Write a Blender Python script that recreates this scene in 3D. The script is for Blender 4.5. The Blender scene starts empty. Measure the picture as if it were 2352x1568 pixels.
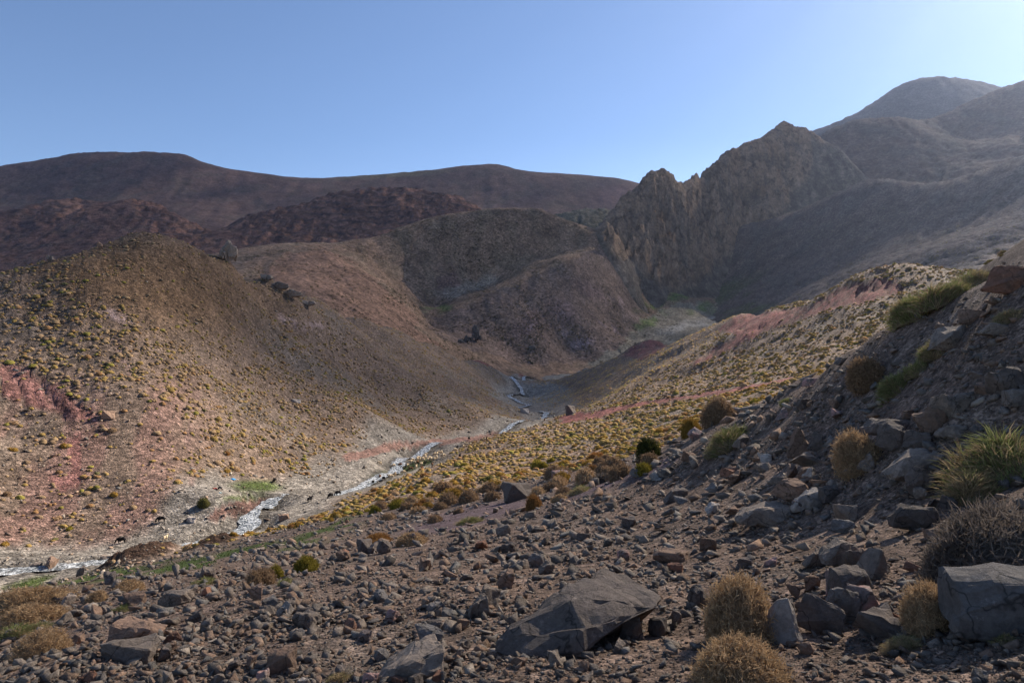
import bpy, bmesh, math, random
import numpy as np
from mathutils import Vector, Matrix, Euler

random.seed(7)
RNG = np.random.default_rng(11)
sc = bpy.context.scene
COL = sc.collection

# ------------------------------------------------------------------ camera, sky, sun, exposure
F, CX, CY = 1568.0, 1176.0, 784.0          # pixels of a 2352 x 1568 view of the photograph
cam_d = bpy.data.cameras.new('camera'); cam = bpy.data.objects.new('camera', cam_d); COL.objects.link(cam)
cam_d.sensor_width = 36.0; cam_d.lens = 24.0; cam_d.clip_start = 0.1; cam_d.clip_end = 60000
cam.location = (0, 0, 0); cam.rotation_euler = (math.radians(90), 0, 0)
sc.camera = cam

SUN_AZ, SUN_EL = math.radians(45), math.radians(34)
world = bpy.data.worlds.new('World'); sc.world = world; world.use_nodes = True
wn = world.node_tree; wn.nodes.clear()
sky = wn.nodes.new('ShaderNodeTexSky'); sky.sky_type = 'NISHITA'; sky.sun_disc = False
sky.sun_elevation = SUN_EL; sky.sun_rotation = SUN_AZ
sky.altitude = 3000; sky.air_density = 1.0; sky.dust_density = 1.5; sky.ozone_density = 2.2
bgn = wn.nodes.new('ShaderNodeBackground'); bgn.inputs['Strength'].default_value = 0.069
won = wn.nodes.new('ShaderNodeOutputWorld')
wn.links.new(sky.outputs[0], bgn.inputs[0]); wn.links.new(bgn.outputs[0], won.inputs[0])

SUN_DIR = Vector((math.sin(SUN_AZ) * math.cos(SUN_EL), math.cos(SUN_AZ) * math.cos(SUN_EL), math.sin(SUN_EL)))
sun_d = bpy.data.lights.new('sun', 'SUN'); sun = bpy.data.objects.new('sun', sun_d); COL.objects.link(sun)
sun_d.energy = 4.5; sun_d.angle = math.radians(0.5); sun_d.color = (1.0, 0.9, 0.76)
sun.rotation_euler = SUN_DIR.to_track_quat('Z', 'Y').to_euler()

sc.view_settings.view_transform = 'Standard'; sc.view_settings.look = 'None'
sc.view_settings.gamma = 1.0; sc.view_settings.exposure = 1.36; sc.view_settings.use_curve_mapping = False
sc.cycles.max_bounces = 6; sc.cycles.diffuse_bounces = 4; sc.cycles.volume_bounces = 0
sc.cycles.use_denoising = True

# ------------------------------------------------------------------ noise and fitting helpers
def _hash(ix, iy, s):
    h = (ix * 374761393 + iy * 668265263 + s * 974634721) & 0xffffffff
    h = ((h ^ (h >> 13)) * 1274126177) & 0xffffffff
    h = ((h ^ (h >> 16)) * 2246822519) & 0xffffffff
    return (h ^ (h >> 15)) & 0xffff
def noise(x, y, s=0):
    x = np.asarray(x, float); y = np.asarray(y, float)
    ix = np.floor(x).astype(np.int64); iy = np.floor(y).astype(np.int64)
    fx = x - ix; fy = y - iy
    def g(dx, dy):
        a = _hash(ix + dx, iy + dy, s) * (2 * math.pi / 65536.0)
        return np.cos(a) * (fx - dx) + np.sin(a) * (fy - dy)
    wx = fx * fx * fx * (fx * (fx * 6 - 15) + 10); wy = fy * fy * fy * (fy * (fy * 6 - 15) + 10)
    a = g(0, 0); b = g(1, 0); c = g(0, 1); d = g(1, 1)
    return ((a + (b - a) * wx) * (1 - wy) + (c + (d - c) * wx) * wy) * 1.5
def fbm(x, y, o=4, s=0, gain=0.5):
    t = 0; a = 1.0
    for i in range(o):
        t = t + a * noise(x * 2**i + 17.3 * i, y * 2**i - 9.1 * i, s + i); a *= gain
    return t
def ridged(x, y, o=4, s=0, gain=0.5):
    t = 0; a = 1.0
    for i in range(o):
        t = t + a * (1 - 2 * np.abs(noise(x * 2**i + 7.7 * i, y * 2**i + 3.1 * i, s + i))); a *= gain
    return t
def sm(a, b, x):
    t = np.clip((x - a) / (b - a), 0, 1); return t * t * (3 - 2 * t)

def px3(u, v, Y):
    return (Y * (u - CX) / F, Y, Y * (CY - v) / F)

class RBF:
    def __init__(s, pts, lam=1e-4):
        keep = []
        for q in pts:
            if all((q[0] - r[0]) ** 2 + (q[1] - r[1]) ** 2 > (0.012 * math.hypot(q[0], q[1]) + .05) ** 2 for r in keep): keep.append(q)
        p = np.array(keep, float); s.P = p[:, :2]; z = p[:, 2]
        D = np.sqrt(((s.P[:, None] - s.P[None]) ** 2).sum(-1)); n = len(z)
        s.c = 0.45 * np.sort(D + np.eye(n) * 1e9, 1)[:, 0]
        A = np.sqrt(D ** 2 + s.c[None] ** 2)
        s.sc = np.abs(s.P).max(); Pl = np.c_[np.ones(n), s.P / s.sc]
        M = np.block([[A - np.diag(0.02 * s.c), Pl], [Pl.T, np.zeros((3, 3))]])
        w = np.linalg.lstsq(M, np.r_[z, 0, 0, 0], rcond=1e-12)[0]; s.w = w[:n]; s.a = w[n:]
    def __call__(s, x, y):
        r = s.a[0] + (s.a[1] * x + s.a[2] * y) / s.sc
        for k in range(len(s.w)):
            r = r + s.w[k] * np.sqrt((x - s.P[k, 0]) ** 2 + (y - s.P[k, 1]) ** 2 + s.c[k] ** 2)
        return r

def gradxy(X, Y, Z):
    t = (X / Y)[:, 0]; Zt = np.gradient(Z, t, axis=0); ZY = np.gradient(Z, Y[0], axis=1); zx = Zt / Y; return zx, ZY - (X / Y) * zx
def gullies(X, Y, Z, lam, steps, step, seed, o=3):
    """streaks that run down the fall line of a slope, about -1..1"""
    zx, zy = gradxy(X, Y, Z); g = np.hypot(zx, zy) + 1e-6; dx, dy = zx / g, zy / g; a = 0
    for k in range(steps):
        s = (k - steps / 2) * step; a = a + fbm((X + dx * s) / lam, (Y + dy * s) / lam, o, seed)
    a = a / steps; return np.clip(a / (a.std() + 1e-6), -2.5, 2.5) * 0.4
def dense(L, n=4):
    r = []
    for a, b in zip(L[:-1], L[1:]):
        for k in range(n): r.append(tuple(a[i] + (b[i] - a[i]) * k / n for i in range(3)))
    return r + [L[-1]]

# ------------------------------------------------------------------ material helpers
def nodes_of(name, rough=0.9, spec=0.2):
    m = bpy.data.materials.new(name); m.use_nodes = True
    nt = m.node_tree; b = nt.nodes['Principled BSDF']
    b.inputs['Roughness'].default_value = rough; b.inputs['Specular IOR Level'].default_value = spec
    return m, nt, b
def N(nt, typ, **kw):
    n = nt.nodes.new(typ)
    for k, v in kw.items():
        if k.startswith('i_'): n.inputs[k[2:].replace('_', ' ')].default_value = v
        else: setattr(n, k, v)
    return n
def ramp(nt, fac, stops):
    r = nt.nodes.new('ShaderNodeValToRGB'); e = r.color_ramp.elements
    while len(e) < len(stops): e.new(0.5)
    for k, (p, c) in enumerate(stops):
        e[k].position = p; e[k].color = (c, c, c, 1) if not hasattr(c, '__len__') else (*c, 1)
    nt.links.new(fac, r.inputs[0]); return r.outputs[0]
def mul(nt, a, b, f=1.0, mode='MULTIPLY'):
    m = nt.nodes.new('ShaderNodeMix'); m.data_type = 'RGBA'; m.blend_type = mode; m.inputs[0].default_value = f
    nt.links.new(a, m.inputs[6]); nt.links.new(b, m.inputs[7]); return m.outputs[2]

def terrain_material(name, scales, bump_scale, bump_dist, var=(0.6, 1.35), vor=None, pebbles=None):
    """base colour from the surface's own colour attribute, broken up by several sizes of grain"""
    m, nt, b = nodes_of(name, 0.95, 0.1)
    at = N(nt, 'ShaderNodeAttribute', attribute_name='col'); geo = N(nt, 'ShaderNodeNewGeometry')
    c = at.outputs['Color']
    for k, s in enumerate(scales):
        n = N(nt, 'ShaderNodeTexNoise', i_Scale=s, i_Detail=5.0, i_Roughness=0.65); nt.links.new(geo.outputs['Position'], n.inputs['Vector'])
        c = mul(nt, c, ramp(nt, n.outputs['Fac'], [(0.3, var[0]), (0.5, 1.0), (0.72, var[1])]))
    if vor:
        vs, lo, hi = vor
        vv = N(nt, 'ShaderNodeTexVoronoi', i_Scale=vs); nt.links.new(geo.outputs['Position'], vv.inputs['Vector'])
        sep = N(nt, 'ShaderNodeSeparateColor'); nt.links.new(vv.outputs['Color'], sep.inputs[0])
        c = mul(nt, c, ramp(nt, sep.outputs[0], [(0.0, lo), (0.6, 1.0), (1.0, hi)]))
    pb = None
    if pebbles:
        vv = N(nt, 'ShaderNodeTexVoronoi', i_Scale=pebbles, i_Randomness=1.0); nt.links.new(geo.outputs['Position'], vv.inputs['Vector'])
        sep = N(nt, 'ShaderNodeSeparateColor'); nt.links.new(vv.outputs['Color'], sep.inputs[0])
        c = mul(nt, c, ramp(nt, sep.outputs[0], [(0.0, 0.55), (0.6, 1.0), (1.0, 1.6)]))
        pb = N(nt, 'ShaderNodeBump', i_Strength=1.0, i_Distance=0.5 / pebbles, invert=True); nt.links.new(vv.outputs['Distance'], pb.inputs['Height'])
    nt.links.new(c, b.inputs['Base Color'])
    bn = N(nt, 'ShaderNodeTexNoise', i_Scale=bump_scale, i_Detail=6.0, i_Roughness=0.7); nt.links.new(geo.outputs['Position'], bn.inputs['Vector'])
    bp = N(nt, 'ShaderNodeBump', i_Strength=0.9, i_Distance=bump_dist); nt.links.new(bn.outputs['Fac'], bp.inputs['Height'])
    if pb: nt.links.new(pb.outputs[0], bp.inputs['Normal'])
    nt.links.new(bp.outputs[0], b.inputs['Normal'])
    return m

def mesh_obj(name, V, Fc, mat, col=None, parent=None, smooth=False):
    me = bpy.data.meshes.new(name); V = np.asarray(V, np.float32); Fc = np.asarray(Fc, np.int32)
    k = Fc.shape[1]
    me.vertices.add(len(V)); me.vertices.foreach_set('co', V.ravel())
    me.loops.add(Fc.size); me.loops.foreach_set('vertex_index', Fc.ravel())
    me.polygons.add(len(Fc)); me.polygons.foreach_set('loop_start', np.arange(0, Fc.size, k, dtype=np.int32))
    me.polygons.foreach_set('loop_total', np.full(len(Fc), k, np.int32))
    if smooth: me.polygons.foreach_set('use_smooth', np.ones(len(Fc), bool))
    me.update(calc_edges=True); me.validate()
    if col is not None:
        a = me.color_attributes.new('col', 'FLOAT_COLOR', 'POINT')
        c4 = np.ones((len(V), 4), np.float32); c4[:, :3] = col; a.data.foreach_set('color', c4.ravel())
    if mat: me.materials.append(mat)
    o = bpy.data.objects.new(name, me); COL.objects.link(o)
    if parent: o.parent = parent
    return o
def tag(o, label=None, cat=None, group=None, kind=None):
    if label: o['label'] = label
    if cat: o['category'] = cat
    if group: o['group'] = group
    if kind: o['kind'] = kind
    return o

# ------------------------------------------------------------------ terrain as height fields sampled on fans round the viewpoint
class Layer:
    def __init__(s, pts, t, Y, extra=None):
        s.t = np.asarray(t); s.Y = np.asarray(Y)
        T, YY = np.meshgrid(s.t, s.Y, indexing='ij'); s.X = T * YY; s.YY = YY
        s.Z = RBF(pts)(s.X, YY)
        if extra: s.Z = extra(s.X, s.YY, s.Z)
        s.finish()
    def finish(s):
        s.v = CY - F * s.Z / s.YY; s.u = CX + F * s.X / s.YY
        s.vmin = np.minimum.accumulate(s.v, axis=1)
        gx = np.gradient(s.Z, axis=1) / np.gradient(s.YY, axis=1)
        s.gy = gx
    def idx(s, x, y):
        t = x / y
        a = np.clip(np.interp(t, s.t, np.arange(len(s.t))), 0, len(s.t) - 1.001)
        b = np.clip(np.interp(y, s.Y, np.arange(len(s.Y))), 0, len(s.Y) - 1.001)
        return a, b
    def samp(s, A, x, y):
        a, b = s.idx(np.asarray(x, float), np.asarray(y, float)); i = a.astype(int); j = b.astype(int); fa = a - i; fb = b - j
        return (A[i, j] * (1 - fa) + A[i + 1, j] * fa) * (1 - fb) + (A[i, j + 1] * (1 - fa) + A[i + 1, j + 1] * fa) * fb
    def h(s, x, y): return s.samp(s.Z, x, y)
    def normal(s, x, y):
        e = max(0.15, y * 0.01)
        dx = float(s.h(x + e, y) - s.h(x - e, y)) / (2 * e); dy = float(s.h(x, y + e) - s.h(x, y - e)) / (2 * e)
        return Vector((-dx, -dy, 1)).normalized()
    def hit(s, u, v, ymin=0):
        """first point of the surface seen along the ray of pixel (u, v)"""
        t = (u - CX) / F
        a = float(np.clip(np.interp(t, s.t, np.arange(len(s.t))), 0, len(s.t) - 1.001)); i = int(a); fa = a - i
        col = s.v[i] * (1 - fa) + s.v[i + 1] * fa
        ok = np.where((col <= v) & (s.Y > ymin))[0]
        j = ok[0] if len(ok) else len(s.Y) - 1
        if j > 0 and col[j] <= v < col[j - 1]:
            w = (col[j - 1] - v) / (col[j - 1] - col[j]); Yd = s.Y[j - 1] + w * (s.Y[j] - s.Y[j - 1])
        else: Yd = s.Y[j]
        return (t * Yd, float(Yd), float(s.h(t * Yd, Yd)))
    def build(s, name, mat, col, mask=None):
        V = np.stack([s.X, s.YY, s.Z], -1).reshape(-1, 3); n, m = s.X.shape
        I = np.arange(n * m).reshape(n, m)
        Q = np.stack([I[:-1, :-1], I[1:, :-1], I[1:, 1:], I[:-1, 1:]], -1)
        if mask is not None:
            Q = Q[mask[:-1, :-1]]
        Q = Q.reshape(-1, 4)
        used = np.unique(Q); re = np.zeros(n * m, int); re[used] = np.arange(len(used))
        o = mesh_obj(name, V[used], re[Q], mat, col.reshape(-1, 3)[used], smooth=True)
        o['kind'] = 'structure'; return o

def fan(n_in, lo=-0.80, hi=0.80, out=None, n_out=0):
    t = np.linspace(lo, hi, n_in)
    if n_out:
        e = np.linspace(0, 1, n_out + 1)[1:] ** 1.6
        t = np.r_[(lo - e * (out + lo))[::-1], t, hi + e * (out - hi)]
    return t
def geo(a, b, n): return np.geomspace(a, b, n)
def seg_dist(x, y, P):
    """distance to a polyline and the parameter of the nearest point"""
    d = np.full(np.shape(x), 1e9); tt = np.zeros(np.shape(x))
    for k in range(len(P) - 1):
        ax, ay = P[k][:2]; bx, by = P[k + 1][:2]; L = (bx - ax) ** 2 + (by - ay) ** 2
        w = np.clip(((x - ax) * (bx - ax) + (y - ay) * (by - ay)) / L, 0, 1)
        q = np.hypot(x - ax - w * (bx - ax), y - ay - w * (by - ay)); m = q < d
        d = np.where(m, q, d); tt = np.where(m, k + w, tt)
    return d, tt
def inpoly(u, v, P):
    r = np.zeros(np.shape(u), bool); n = len(P)
    for k in range(n):
        x1, y1 = P[k]; x2, y2 = P[(k + 1) % n]
        c = ((y1 > v) != (y2 > v)) & (u < (x2 - x1) * (v - y1) / (y2 - y1 + 1e-9) + x1); r ^= c
    return r

def FL(Y):   # valley floor height by distance
    return float(np.interp(Y, [60, 96, 130, 170, 260, 350, 530, 700, 850, 1000, 1100], [-22.5, -25, -27.5, -30.9, -36.5, -40, -41, -41, -37, -31, -24]))

near = []
def NP(*a):
    for (u, v, Y) in a: near.append(px3(u, v, Y))
# slope the camera stands on
near += [(0, 0.3, -1.66), (0, -6, -1.4), (5, 0, -0.35), (-5, 0, -3.2), (-15, 1, -7.5), (15, 0, 3.5), (1.5, 2, -1.45), (-2, 2.5, -2.0), (-30, 10, -13.5), (30, 5, 8), (-40, 30, -20), (40, 30, 10), (45, 60, 9), (-60, 45, -22), (0, -15, -1.0), (25, -15, 8), (-25, -15, -11)]
NP((1176, 1568, 3.6), (2300, 1560, 2.9), (0, 1568, 4.9), (600, 1500, 5.2), (1250, 1500, 4.3), (1700, 1500, 3.9), (2000, 1480, 3.7),
   (1700, 1350, 6.0), (2300, 1350, 4.2), (1176, 1350, 7.0), (600, 1350, 9.5), (0, 1375, 13.5), (2000, 1300, 5.6), (300, 1420, 8.5),
   (2300, 1200, 5.8), (1900, 1200, 8.6), (1500, 1200, 12.5), (1176, 1210, 17), (880, 1248, 21), (600, 1292, 20), (0, 1360, 24),
   (2352, 1050, 7.0), (2300, 900, 8.2), (2000, 1050, 9.3), (2050, 900, 11), (1800, 1050, 12.5), (1800, 960, 15.5), (1620, 1100, 16), (2100, 1250, 5.9), (2200, 800, 9.8),
   (1700, 945, 22), (1850, 862, 18), (1960, 805, 15.5), (2050, 752, 13.8), (2150, 697, 12.5), (2250, 648, 11.5), (2352, 606, 10.5), (2600, 520, 9),
   (420, 1346, 14), (500, 1332, 14), (250, 1386, 11), (420, 1326, 24), (250, 1350, 25), (560, 1300, 20), (420, 1310, 40), (250, 1330, 45), (560, 1268, 40), (120, 1352, 36), (330, 1300, 55),
   (1600, 990, 26), (1510, 1052, 29), (1420, 1080, 36), (1380, 1120, 29), (1250, 1160, 26))
for (u, v, Y) in [(1700, 945, 22), (1850, 862, 18), (1960, 805, 15.5), (2050, 752, 13.8), (2150, 697, 12.5), (2250, 648, 11.5), (2352, 606, 10.5)]:
    x, y, z = px3(u, v, Y); near.append((x * 1.25 - 1.5, y * 1.35, z - 1.6))
# band of cushions, the lower slope beyond it, and its edge above the bed
NP((1200, 1130, 44), (1000, 1150, 52), (850, 1190, 48), (700, 1220, 53), (560, 1236, 62), (1050, 1190, 34), (1300, 1090, 46),
   (1000, 1090, 88), (1250, 1075, 92), (1400, 1035, 88), (1100, 1115, 75), (900, 1125, 90), (1550, 985, 84), (1700, 925, 95),
   (1000, 1070, 125), (1150, 1050, 120), (1300, 1015, 125), (1400, 990, 130), (1550, 945, 125), (1250, 1000, 160), (1800, 880, 95),
   (1060, 1030, 165), (1130, 1006, 188), (1200, 990, 205), (1300, 968, 212), (1400, 945, 200), (1480, 922, 185), (1600, 905, 160), (1700, 890, 145), (1800, 868, 130), (1900, 845, 118))
near += [(30, 60, -3.5), (22, 45, -2.5), (16, 34, -3.0), (45, 90, -5)]
# opposite right slope with red scarps
NP((1345, 846, 690), (1410, 826, 600), (1480, 802, 500), (1560, 786, 420), (1640, 752, 360), (1700, 727, 320), (1800, 702, 270), (1850, 689, 250), (1950, 643, 220), (2000, 629, 210), (2080, 620, 200), (2200, 620, 190), (2352, 612, 180), (2600, 590, 175),
   (1310, 948, 300), (1400, 924, 262), (1500, 895, 232), (1500, 850, 315), (1400, 880, 380), (1600, 860, 222), (1600, 800, 300), (1700, 800, 228), (1800, 790, 192), (1900, 760, 176), (1900, 700, 210), (2000, 740, 160), (2050, 680, 180), (2200, 690, 150))
for (u, v, Y) in [(1560, 788, 420), (1700, 727, 320), (1850, 689, 250), (2000, 629, 210), (2200, 620, 190), (2352, 612, 180)]:
    x, y, z = px3(u, v, Y); near.append((x + 25, y + 75, z - 12))
# small red knoll behind that slope
NP((1500, 781, 570), (1462, 793, 560), (1535, 792, 570), (1430, 817, 555), (1500, 808, 528), (1502, 815, 640))
# left hill
NP((330, 530, 195), (430, 552, 215), (520, 592, 240), (600, 640, 275), (700, 690, 320), (800, 727, 370), (900, 757, 420), (1000, 792, 470), (1100, 828, 530), (1200, 858, 620), (1262, 884, 690),
   (240, 560, 185), (130, 601, 170), (0, 632, 155), (-250, 690, 135),
   (0, 1240, 80), (0, 1100, 95), (0, 980, 108), (0, 850, 122), (0, 740, 138), (-250, 1200, 72), (-250, 900, 95),
   (330, 1215, 87), (330, 1100, 100), (330, 900, 125), (330, 750, 150), (330, 640, 170), (180, 1000, 110), (180, 800, 135),
   (600, 1115, 119), (600, 1000, 142), (600, 880, 175), (600, 780, 208), (600, 705, 243), (850, 1060, 151), (850, 950, 192), (850, 850, 272), (850, 790, 345),
   (1050, 1006, 206), (1050, 930, 285), (1050, 860, 425), (1180, 962, 302), (1150, 920, 372), (1180, 884, 520), (1235, 890, 610),
   (498, 1124, 100), (560, 1145, 97), (640, 1130, 107))
for (u, v, Y) in [(0, 632, 155), (130, 601, 170), (240, 560, 185), (330, 530, 195), (430, 552, 215), (520, 592, 240), (600, 640, 275), (700, 690, 320), (800, 727, 370), (900, 757, 420), (1000, 792, 470), (1100, 828, 530)]:
    x, y, z = px3(u, v, Y); near.append((x - 15, y + 55, z - 24)); near.append((x - 40, y + 130, max(z - 60, -45)))
# bed of the stream, traced in the photograph, upstream to downstream
STREAM_PX = [(-60, 1312), (0, 1308), (60, 1304), (130, 1298), (205, 1292), (330, 1272), (450, 1246), (520, 1226), (575, 1206), (572, 1192), (600, 1174), (645, 1156), (700, 1143), (760, 1134), (830, 1117), (880, 1100), (905, 1086), (925, 1068), (950, 1052), (990, 1042), (1040, 1033), (1085, 1020), (1130, 1008), (1190, 992), (1250, 976)]
def floorY(v):
    Y = np.geomspace(40, 1050, 3000); vv = np.array([CY - F * FL(a) / a for a in Y[::1]])
    return float(np.interp(-v, -vv, Y))
STREAM = [((u - CX) / F * floorY(v), floorY(v), FL(floorY(v))) for (u, v) in STREAM_PX]
FAR_PX = [(1278, 968), (1244, 961), (1257, 954), (1218, 945), (1196, 943), (1176, 941), (1217, 930), (1187, 921), (1165, 919), (1204, 909), (1173, 904), (1206, 888), (1232, 886), (1301, 880), (1336, 877), (1348, 876), (1341, 868), (1311, 863), (1270, 861), (1252, 854), (1235, 846)]
STREAM += [((u - CX) / F * floorY(v), floorY(v), FL(floorY(v))) for (u, v) in FAR_PX]
near += STREAM[::2]
for (u, v) in [(1240, 850), (1330, 840), (1260, 834), (1380, 834)]:
    Yf = floorY(v); near.append(((u - CX) / F * Yf, Yf, FL(Yf)))
for (x, Y) in [(-300, 700), (-450, 1000), (500, 1000), (700, 700), (-260, 420), (120, 760), (200, 900), (60, 1100), (-100, 1000)]:
    near.append((x, Y, -46))
near.append((330, 300, 25)); near.append((260, 420, -5))

SCARPS = [  # bare red earth
    [(0, 838), (45, 838), (120, 880), (200, 935), (235, 965), (150, 960), (95, 940), (60, 925), (0, 905)],
    [(1640, 758), (1700, 722), (1860, 704), (1930, 660), (2000, 640), (2060, 645), (2080, 668), (2000, 690), (1900, 712), (1820, 740), (1760, 760), (1700, 790), (1610, 832), (1580, 838), (1640, 800), (1690, 770)],
    [(1430, 818), (1462, 793), (1500, 778), (1540, 790), (1500, 812), (1470, 826)],
    [(1285, 972), (1300, 958), (1400, 938), (1480, 922), (1600, 906), (1700, 888), (1830, 862), (1820, 872), (1700, 898), (1600, 915), (1480, 930), (1400, 952), (1310, 972)],
    [(1270, 962), (1330, 945), (1360, 950), (1300, 966)],
    [(1030, 800), (1120, 830), (1210, 850), (1200, 862), (1120, 840), (1060, 818)],
    [(420, 1178), (480, 1176), (560, 1150), (620, 1140), (625, 1152), (560, 1185), (500, 1190)],
    [(780, 1050), (880, 1020), (960, 1012), (1100, 1000), (1180, 985), (1100, 1012), (960, 1024), (880, 1040), (800, 1062)],
    [(110, 1100), (170, 1090), (150, 1000), (190, 1000), (190, 1110), (140, 1130)]]
MOUNDS = [  # low banks beside the stream: (u, v of the foot, width px, height m, depth m)
    (330, 1296, 150, 1.7, 4.0), (500, 1268, 90, 1.0, 3.0)]
def near_extra(X, Y, Z):
    d, tt = seg_dist(X, Y, STREAM)
    slope = sm(6, 40, d)
    Z = Z + fbm(X / 1.3, Y / 1.3, 4, 3) * 0.05 * sm(60, 10, Y) + fbm(X / 7, Y / 7, 4, 5) * (0.10 + 0.22 * sm(15, 90, Y)) * slope
    Z = Z + fbm(X / 38, Y / 38, 3, 9) * 1.5 * sm(80, 220, Y) * slope
    Z = Z + ridged(X / 16, Y / 30, 3, 21) * 0.45 * sm(90, 200, Y) * slope
    gl = gullies(X, Y, Z, 9, 7, 8, 27); Z = Z - np.abs(gl) * 0.9 * sm(80, 180, Y) * slope
    uu = CX + F * X / Y; vv = CY - F * Z / Y; sc_m = np.zeros(X.shape)
    for k in (0, 1, 2): sc_m = np.maximum(sc_m, inpoly(uu, vv, SCARPS[k]) * (Y > 68))
    near_extra.rill = ridged((X + Y) / 4.5, (X - Y) / 50, 3, 29); Z = Z - sc_m * (0.1 + 0.5 * (1 - near_extra.rill))
    w = 1.3 + 0.006 * Y
    Z = Z + 0.16 * fbm(X / 2.2, Y / 2.2, 2, 31) * sm(7, 1.5, d) * (Y > 50)
    Z = Z - 0.55 * sm(w + 1.6 + 0.012 * Y, w * 0.6, d)
    Z = Z + 0.30 * sm(w + 0.8, w + 2.2, d) * sm(w + 5, w + 2.2, d) * (0.5 + 0.8 * fbm(X / 4, Y / 4, 3, 33))
    for (u, v, wp, hh, dd) in MOUNDS:
        xm, ym = (u - CX) / F * 66, 66.0
        wx = wp / F * 66 * 0.5
        q = ((X - xm) / wx) ** 2 + ((Y - ym) / dd) ** 2
        Z = Z + hh * np.exp(-q ** 1.5) * (1 + 0.25 * fbm(X / 1.0, Y / 1.0, 3, 40))
    return Z
G = Layer(near, fan(470, out=1.7, n_out=20), np.r_[geo(1.2, 330, 420), geo(334, 1080, 100)], near_extra)

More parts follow.
